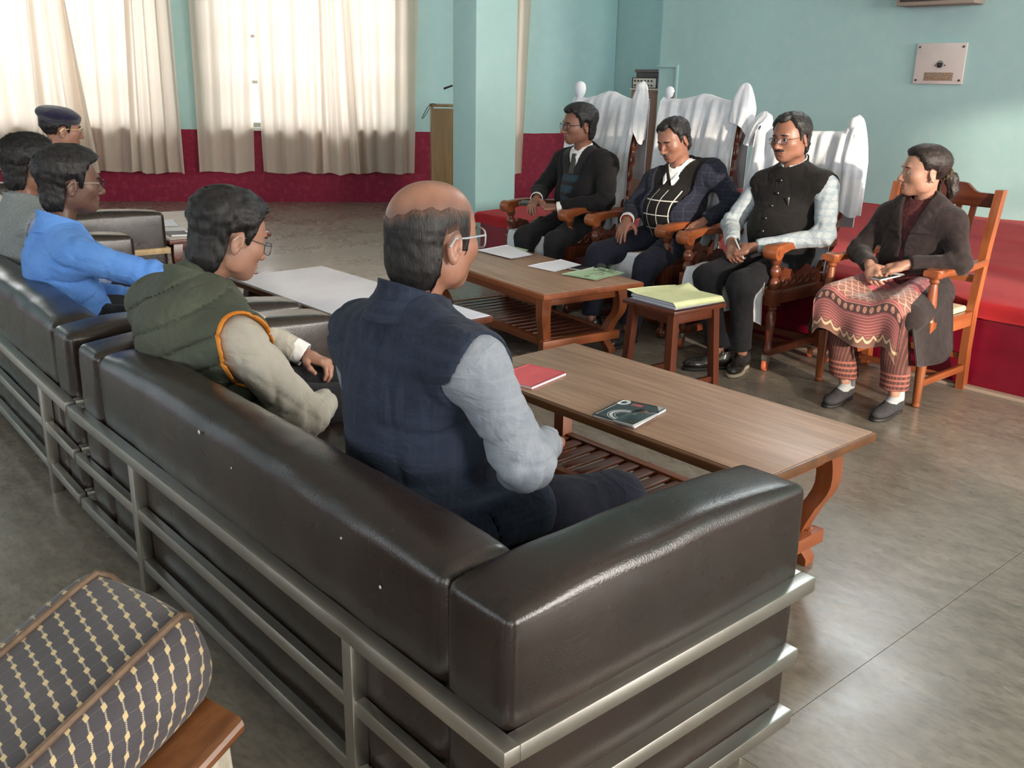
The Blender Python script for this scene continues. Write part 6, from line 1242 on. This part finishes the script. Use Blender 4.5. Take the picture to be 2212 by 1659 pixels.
# --- man in the navy beret
J = std_legs(dict(pel=(0, .0, .50), che=(-.01, -.04, .76), nb=(-.01, -.02, .955), hd=(-.005, .025, 1.145), sR=(.195, -.02, .865), sL=(-.22, -.02, .865), eR=(.27, .08, .61), wR=(.10, .34, .55), eL=(-.29, .08, .61), wL=(-.08, .36, .52), hR=(.10, .05, .48), hL=(-.10, .05, .48), kR=(.18, .44, .43), kL=(-.18, .44, .43), aR=(.18, .36, .09), aL=(-.18, .36, .09)), .48)
lk = look_frame(0, 3, 0)
e, b = person('man in a navy beret and khaki uniform at the far left', 1.98, 6.75, 1, J, lk, dict(seed=25, front=.078, thick=.006, top=.002, nape=-.070, locks=1500, sideburn=-.02, specs=dict(m=GOLD, w=.025, h=.017, r=.0013, drop=-.004), hair=H_black), S_med, hands=[('R', (-.5, .8, -.2), (0, .2, .95), dict(curl=(.5, .5, .5, .5))), ('L', (.6, .7, -.2), (-.1, .3, .95), dict(curl=(.6, .6, .6, .6)))], w=1.02, hs=1.12, neck_r=.056, hand_h=.007)
Rb = lk; bq = lambda p: np.asarray(lk) @ (np.array(p) * 1.12) + b.J['hd']
bf = in_frame(s_plus(s_un(.02, s_ell((.012, -.014, .082), (.110, .124, .048), np.array(Matrix.Rotation(R(8), 3, 'Y') @ Matrix.Rotation(R(-6), 3, 'X'))), s_int(.004, s_ell((0, -.008, .045), (.090, .112, .055)), lambda P: f4(.036) - P[2] - P[1] * f4(.14))), wrinkle(5, .003, 60)), b.J['hd'], lk, 1.12); sdf_obj('beret', bf, b.J['hd'] - .17, b.J['hd'] + .19, .0045, K_beret, e)
shell(e, b, 'uniform_shirt', K_khaki, off=.012, arms=.008, seed=97, drop=-.08, neck=.060, r=(.068, .060, .056, .046), h=.010); add_collar(e, b, 'shirt_collar', K_khaki, r0=.066, h0=-.025, h1=.044, t=.005, front_drop=.03, gap=.012, flare=.40, front_w=.05); trousers(e, b, K_khaki, seed=99, h=.016)
for s in 'RL': shoe(e, J['a' + s], (J['a' + s][0], J['a' + s][1] + .2, 0))
# ================================================================== SMALL THINGS
def quad_sheet(name, label, cat, c, z, m, curl=lambda u, v: 0.0, thick=.0006, n=(14, 14), group=None, parent=None):
    c = [Vector((p[0], p[1], z)) for p in c]
    def fn(u, v):
        p = c[0].lerp(c[1], u).lerp(c[3].lerp(c[2], u), v); return (p.x, p.y, p.z + curl(u, v))
    o = grid_obj(name, fn, n[0], n[1], m, parent, thick=thick)
    if (o.data.polygons[0].normal.z < 0): o.data.flip_normals()
    return tag(o, label, cat, group) if label else o
Z1 = 0.4312
def printed(name, base, ink, pitch=.012, amt=.25):
    n = NT(name, rough=.75, spec=.2); u, v, _ = n.xyz('UV'); ln = n.op('MULTIPLY', n.line(v, pitch * 4, pitch), n.op('GREATER_THAN', n.noise(60, 'UV', (1, 14, 1), 2), .45)); inn = n.op('MULTIPLY', n.op('GREATER_THAN', u, .1), n.op('LESS_THAN', u, .9)); return n.col(n.mix(n.op('MULTIPLY', n.op('MULTIPLY', ln, inn), amt), base, ink))
P_text = printed('faintly_printed_paper', srgb(236, 236, 246), srgb(120, 124, 150))
quad_sheet('paper_sheet', 'curled white sheet near the far end of the teak table', 'paper', [(4.19, 4.84), (4.12, 4.50), (3.90, 4.46), (3.92, 4.84)], Z1 + .003, P_text, lambda u, v: .012 * (1 - v) * (1 - u) + .010 * max(0, v - .7), group='papers on the teak table')
quad_sheet('paper_sheet', 'white sheet lying across the middle of the teak table', 'paper', [(3.83, 4.235), (4.135, 4.26), (4.105, 4.035), (3.84, 4.00)], Z1 + .002, P_text, lambda u, v: .006 * max(0, u - .8) * 5 + .004 * math.sin(u * 3), group='papers on the teak table')
M_gf = mat('pale_green_file_card', srgb(186, 214, 178), .7, srgb(172, 200, 164), scale=(20, 20, 20)); M_yf = mat('pale_yellow_file_card', srgb(222, 224, 176), .7, srgb(208, 212, 162), scale=(14, 14, 14))
gf = quad_sheet('file_folder', 'pale green folder under the spectacles on the teak table', 'folder', [(3.818, 3.925), (4.165, 3.945), (4.165, 3.745), (3.848, 3.672)], Z1 + .003, M_gf, lambda u, v: .003 * math.sin(u * 4 + v), thick=.002)
mb = MB()
for pts in ([(-.10, .02), (-.085, .035), (-.07, .03), (-.075, .015), (-.095, .012), (-.06, .008), (-.02, -.004)], [(-.02, .02), (.02, .03), (.06, .026)], [(-.01, -.01), (.04, -.004), (.08, 0)]): mb.tube([(3.96 + p[0], 3.80 - p[1] * 1.2, Z1 + .0075) for p in pts], .0016, n=5)
mb.build('handwriting', mat('dark_ink', (.03, .05, .04), .6), gf)
quad_sheet('file_folder', 'pale green folder under the curled sheet on the teak table', 'folder', [(4.235, 4.83), (4.225, 4.66), (4.14, 4.60), (4.10, 4.83)], Z1 + .001, M_gf, thick=.0015)
# phone and spectacles on the teak table
def phone(label, cx, cy, z, rz, L=.155, Wd=.074, tilt=0.0, parent=None, name='mobile_phone'):
    e = thing(name, label, 'phone', (cx, cy, z), rz); 
    MB().box((-Wd / 2, -L / 2, 0), (Wd / 2, L / 2, .0085), .0035, seg=3).build('case', mat('silver_phone_case', (.42, .42, .42), .3), e); MB().box((-Wd / 2 + .003, -L / 2 + .003, .0080), (Wd / 2 - .003, L / 2 - .003, .0092), .0005).build('screen', mat('dark_phone_screen', (.030, .042, .044), .08), e); e.rotation_euler = (tilt, 0, rz); return e
phone('dark phone beside the spectacles on the teak table', 4.035, 3.975, Z1 + .004, R(-78), .145, .090)
def spectacles(cx, cy, z, rz):
    e = thing('spectacles', 'folded wire spectacles on the pale green folder', 'spectacles', (cx, cy, z), rz); mb = MB(); ln = []
    for s in (1, -1):
        pts = [(s * .034 + .026 * math.copysign(abs(math.cos(a)) ** .7, math.cos(a)), 0, .021 + .019 * math.copysign(abs(math.sin(a)) ** .7, math.sin(a))) for a in np.linspace(0, 6.283, 26, endpoint=False)]; ln.append(pts); mb.tube(pts, .0011, n=6, closed=True)
    mb.tube([(-.010, 0, .026), (0, .002, .030), (.010, 0, .026)], .0011, n=6); mb.build('frame', GUN, e)
    for s in (1, -1): MB().tube([(s * .060, 0, .030), (s * .064, -.010, .028), (s * .02, -.030 - .006 * s, .006), (s * -.045, -.040 - .006 * s, .003), (s * -.065, -.048, .002)], .0012, n=6).build('temple', GUN, e)
    for p in ln: MB().loft([[(q[0], q[1] + d, q[2]) for q in p] for d in (0, .0012)]).build('lens', M_lens, e)
spectacles(4.10, 3.83, Z1 + .006, R(-72))
# file bundle on the stool
e = thing('file_bundle', 'thick paper bundle in a pale yellow cover on the stool', 'file', (3.685, 2.975, .4685), R(-4))
for i in range(7):
    o = MB().box((-.150 + .004 * ((i * 7) % 3), -.150 + .003 * ((i * 5) % 4), i * .0042), (.150 + .003 * ((i * 3) % 3), .158 - .004 * ((i * 3) % 4), i * .0042 + .0038), .0008).build('paper_layer', M_paper if i % 3 else mat('blue_grey_paper', srgb(176, 184, 206), .7), e)
def cov(u, v):
    x = -.165 + .345 * u; y = -.172 + .345 * v; z = .0305 + .006 * math.sin(2.2 * u + 1) + .030 * max(0, (u - .72) / .28) ** 1.3 * max(0, 1 - abs(v - .72) / .22) + .010 * max(0, v - .8) * 5 * (1 - u); z -= .024 * max(0, (.06 - v) / .06) ** 1.0; return (x, y, z)
o = grid_obj('cover', cov, 30, 30, M_yf, e, thick=.0012)
if o.data.polygons[0].normal.z < 0: o.data.flip_normals()
# notebooks on the near table
ZT = .4552
def notebook(label, c, z, h, m_cover, spiral_edge=True):
    e = thing('notebook', label, 'notebook', (0, 0, 0)); cs = [Vector((p[0], p[1], 0)) for p in c]; ctr = sum(cs, Vector()) / 4; e.location = (ctr.x, ctr.y, z); loc = [(p - ctr) for p in cs]
    def ring(zz, s=1.0): return [(p.x * s, p.y * s, zz) for p in loc]
    for nm, z0, z1, s, mm in (('back_cover', 0, .0008, 1.0, m_cover), ('pages', .0008, h, .985, M_paper)): MB().loft([ring(z0, s), ring(z1, s)]).build(nm, mm, e)
    def fn(u, v): p = loc[0].lerp(loc[1], u).lerp(loc[3].lerp(loc[2], u), v); return (p.x, p.y, h + .0012 + .0025 * max(0, v - .7) + .002 * u * v)
    o = grid_obj('front_cover', fn, 16, 16, m_cover, e, thick=.0008)
    if o.data.polygons[0].normal.z < 0: o.data.flip_normals()
    if spiral_edge:
        N = 22; a, b_ = loc[0], loc[1]; d = (b_ - a).normalized(); nrm = Vector((-d.y, d.x, 0)); ref = None
        for i in range(N):
            p = a.lerp(b_, (i + .7) / (N + .4))
            if ref is None: ref = MB().tube([Vector((0, 0, 0)) + nrm * .005 * math.cos(t) + Vector((0, 0, .0055 * math.sin(t))) for t in np.linspace(0, 6.283, 12, endpoint=False)], .0008, n=5, closed=True).build('spiral_ring', mat('black_wire', (.02, .02, .02), .3, metal=.6), e); o = ref
            else: o = ref.copy(); C.objects.link(o); o.parent = e
            o.location = (p.x, p.y, h * .5 + .001)
    return e
n = NT('dark_cover_with_white_arcs', rough=.25, spec=.5); u, v, _ = n.xyz('UV'); dx = n.op('SUBTRACT', u, .30); dy = n.op('SUBTRACT', v, .52); rd = n.op('SQRT', n.op('ADD', n.op('POWER', n.op('MULTIPLY', dx, 1.3), 2.0), n.op('POWER', dy, 2.0))); arc = n.op('MAXIMUM', n.op('LESS_THAN', n.op('ABSOLUTE', n.op('SUBTRACT', rd, .27)), .035), n.op('LESS_THAN', n.op('ABSOLUTE', n.op('SUBTRACT', rd, .34)), .008)); arc = n.op('MAXIMUM', arc, n.op('LESS_THAN', n.op('ABSOLUTE', n.op('SUBTRACT', rd, .19)), .008))
d2 = n.op('SQRT', n.op('ADD', n.op('POWER', n.op('SUBTRACT', u, .86), 2.0), n.op('POWER', n.op('SUBTRACT', v, .10), 2.0))); arc = n.op('MAXIMUM', arc, n.op('LESS_THAN', n.op('ABSOLUTE', n.op('SUBTRACT', d2, .10)), .035)); col = n.mix(n.op('MULTIPLY', arc, .85), (.030, .042, .045), srgb(226, 230, 234)); lab = n.op('MULTIPLY', n.op('MULTIPLY', n.op('GREATER_THAN', u, .80), n.op('LESS_THAN', u, .90)), n.op('MULTIPLY', n.op('GREATER_THAN', v, .30), n.op('LESS_THAN', v, .55)))
lt = n.op('GREATER_THAN', n.noise(40, 'UV', (1, 2.2, 1), 1), .35); col = n.mix(n.op('MULTIPLY', lab, lt), col, srgb(206, 84, 96)); cor = n.op('GREATER_THAN', n.op('ADD', n.op('MULTIPLY', u, .9), v), 1.68); col = n.mix(cor, col, srgb(170, 176, 178)); M_arc = n.col(col)
notebook('dark spiral notebook with white arcs on the near coffee table', [(2.150, 2.040), (2.345, 2.080), (2.385, 1.925), (2.170, 1.875)], ZT, .006, M_arc)
phone('phone with a dark blank screen lying on the dark notebook', 2.220, 1.915, ZT + .0115, R(-80), .155, .076)
M_rc = mat('coral_red_card', srgb(226, 96, 104), .55, srgb(212, 84, 94), scale=(10, 10, 10))
notebook('coral red spiral notebook beside the grey shirt sleeve', [(2.150, 2.560), (2.372, 2.600), (2.405, 2.425), (2.185, 2.375)], ZT, .007, M_rc)
# far left table
quad_sheet('paper_sheet', 'white printed booklet farthest from the camera on the pale topped table', 'paper', [(2.62, 7.10), (2.80, 7.02), (2.76, 6.80), (2.57, 6.86)], .4525, P_text, lambda u, v: .018 * (1 - v) * u, thick=.002)
notebook('white spiral notebook on the pale topped table at the left', [(2.58, 6.76), (2.76, 6.72), (2.70, 6.52), (2.53, 6.57)], .4505, .006, mat('off_white_cover', srgb(222, 218, 220), .6))
notebook('dark blue diary on the pale topped table at the left', [(2.545, 6.55), (2.66, 6.50), (2.62, 6.34), (2.52, 6.38)], .4505, .012, mat('dark_blue_cover', (.02, .025, .05), .4), False)
# things in hands
e = thing('phone_wallet', 'dark leather phone wallet in the hands of the speaker', 'wallet', (4.440, 4.865, .700), R(35))
MB().box((-.040, -.085, -.010), (.040, .085, .004), .006, seg=3).build('lower_flap', mat('dark_wallet_leather', (.020, .014, .012), .4), e); MB().box((-.040, -.083, .0045), (.040, .083, .012), .004, seg=3, M=Matrix.Rotation(R(-9), 4, 'Y')).build('upper_flap', mat('dark_wallet_leather', (.020, .014, .012), .4), e); MB().box((-.036, .080, -.012), (.036, .090, .012), .004).build('spine', mat('grey_wallet_edge', (.10, .09, .09), .4), e)
phone('small phone clasped in the hands of the man in the black waistcoat', 4.350, 3.085, .648, R(25), .120, .058, R(62))
phone('black phone on the lap of the woman', 4.410, 2.255, .618, R(70), .150, .072, R(-8))
pn = MB().tube([(4.43, 2.185, .640), (4.385, 2.315, .634)], [.0042, .0034], n=8).build('pen', mat('grey_pen', (.35, .36, .38), .3)); tag(pn, 'thin grey pen lying across the phone of the woman', 'pen')
# ---------------------------------------------------------------- lectern, microphone, wall fittings
e = thing('lectern', 'brown veneered lectern half hidden behind the column', 'lectern', tuple(bw(3.70, 1.5, 0)), math.atan2(BWD.y, BWD.x))
MB().box((-.270, -.20, 0), (-.245, .20, 1.215), .003).build('side_panel', W_pod, e); MB().box((.245, -.20, 0), (.270, .20, 1.215), .003).build('side_panel', W_pod, e); MB().box((-.245, -.198, .02), (.245, -.178, 1.20), .003).build('front_panel', W_pod, e)
for z in (.02, .55): MB().box((-.245, -.175, z), (.245, .19, z + .02), .002).build('shelf', W_pod, e)
MB().box((-.280, -.21, 1.215), (.280, .21, 1.240), .005).build('top', W_pod, e)
MB().tube([(-.22, -.20, 1.245), (-.26, -.22, 1.25), (-.31, -.225, 1.21), (-.36, -.22, 1.12), (-.372, -.22, 1.09), (-.355, -.22, 1.10), (-.32, -.222, 1.15), (-.285, -.215, 1.21)], .004, n=6).build('cable_loop', M_black, e)
e2 = thing('microphone', 'black gooseneck microphone rising above the lectern', 'microphone', tuple(bw(3.92, 1.45, 1.24)), math.atan2(BWD.y, BWD.x))
MB().lathe([(.05, 0), (.05, .012), (.02, .022), (.008, .03)], 16).build('base', M_black, e2); MB().tube([(0, 0, .02), (-.01, 0, .12), (-.06, 0, .20), (-.16, 0, .21), (-.27, -.01, .19)], .005, n=8).build('gooseneck', M_brass, e2); MB().tube([(-.25, -.01, .195), (-.345, -.015, .160)], [.010, .012], n=10).build('capsule', M_black, e2)
e = thing('switch_panel', 'white square switch panel on the turquoise stage wall', 'switch panel', (8.398, 4.085, 1.70)); mw = mat('white_painted_panel', srgb(214, 206, 202), .45, srgb(204, 196, 192), scale=(4, 4, 4))
MB().box((-.022, -.215, -.166), (0, .215, .166), .003).build('plate', mw, e)
for sy in (-1, 1):
    for sz in (-1, 1): MB().lathe([(.0005, 0), (.0095, 0), (.009, .004), (.0005, .006)], 12, loc_mat((-.0222, sy * .190, sz * .135), ry=R(-90))).build('screw', mat('dark_screw', (.08, .07, .07), .4, metal=.8), e)
MB().lathe([(.001, 0), (.022, 0), (.021, .018), (.012, .022), (.001, .022)], 20, loc_mat((-.0222, -.008, -.012), ry=R(-90))).build('rotary_knob', M_black, e); MB().tube([(-.024, -.008 + .030 * math.cos(a), -.012 + .034 * math.sin(a)) for a in np.linspace(.2, 2.94, 14)], .0045, n=6).build('dial_arc', mat('grey_dial', (.25, .24, .24), .5), e)
for s in (-1, 1): MB().lathe([(.0005, 0), (.006, 0), (.0055, .003), (.0005, .004)], 10, loc_mat((-.0222, -.008 + s * .042, -.014), ry=R(-90))).build('dial_mark', M_black, e)
n = NT('stippled_brown_strip', rough=.6, spec=.3); n.bump(n.noise(110, detail=2), .6, .004); lb = n.col(n.mix(n.noise(120, detail=3), srgb(186, 164, 142), srgb(112, 92, 74))); MB().box((-.0245, -.132, -.138), (-.0215, .120, -.072), .0008).build('label_strip', lb, e)
e = thing('wall_speaker', 'grey wall unit cut off by the top edge above the switch panel', 'speaker', (8.398, 4.12, 2.16)); mg = mat('grey_brown_cabinet', srgb(150, 138, 128), .6)
MB().box((-.20, -.33, 0), (0, .33, .45), .006).build('cabinet', mg, e); MB().box((-.206, -.30, .03), (-.200, .30, .42), .002).build('grille', mat('dark_speaker_grille', (.05, .045, .04), .8, bump=.5, bscale=300), e)
cd = thing('conduit', 'turquoise painted cable conduit at the end of the stage wall', 'conduit', (8.398, 6.95, 1.68)); MB().box((-.022, -.016, -1.20), (0, .016, .012), .004).build('vertical_run', M_wall, cd); MB().box((-.022, .016, -.018), (0, .28, .012), .004).build('horizontal_run', M_wall, cd)
cb = thing('cabinet', 'narrow brown cabinet glimpsed behind the end of the stage wall', 'cabinet', (8.80, 7.60, 0)); wb = wood('brown_cabinet_veneer', srgb(150, 112, 92), srgb(126, 92, 74), 2, coat=0); MB().box((-.22, -.25, .02), (.22, .16, 1.42), .004).build('body', wb, cb); MB().box((-.235, -.24, .06), (-.22, .15, 1.38), .003).build('door', wb, cb); MB().box((-.24, -.26, 1.42), (.24, .18, 1.44), .003).build('top', mat('pale_cabinet_top', srgb(206, 198, 186), .6), cb)
am = thing('amplifier', 'black and silver amplifier standing on the brown cabinet', 'amplifier', (8.78, 7.60, 1.4405)); MB().box((-.20, -.22, 0), (.20, .165, .115), .004).build('chassis', M_black, am); MB().box((-.206, -.20, .008), (-.200, .14, .107), .001).build('front_plate', mat('silver_front_plate', (.55, .53, .49), .4, metal=.4), am)
for r_ in range(2):
    for k in range(6): MB().lathe([(.0005, 0), (.010, 0), (.009, .012), (.0005, .013)], 12, loc_mat((-.206, .11 - .05 * k, .080 - .048 * r_), ry=R(-90))).build('control_knob', M_black, am)
mx_ = thing('mixer', 'dark grey mixer unit stacked on the amplifier', 'mixer', (8.78, 7.60, 1.556)); MB().box((-.17, -.20, 0), (.17, .13, .055), .004).build('lower_body', mat('dark_grey_metal', (.07, .065, .065), .5), mx_); MB().box((-.19, -.21, .056), (.18, .14, .090), .006).build('lid', mat('grey_metal_lid', (.13, .12, .12), .5), mx_)
# paint flecks on the near sofa
sf = [o for o in bpy.data.objects if o.name == 'sofa'][0]
for (y, z), s in zip(((2.214, .640), (2.037, .600), (1.537, .610), (1.397, .560)), (.006, .003, .003, .004)):
    MB().lathe([(.0003, 0), (s, 0), (s * .7, .0015), (.0003, .002)], 7, loc_mat((.0375, y - .981, z), ry=R(-90))).build('paint_fleck', mat('white_paint_fleck', srgb(206, 200, 186), .7), sf)
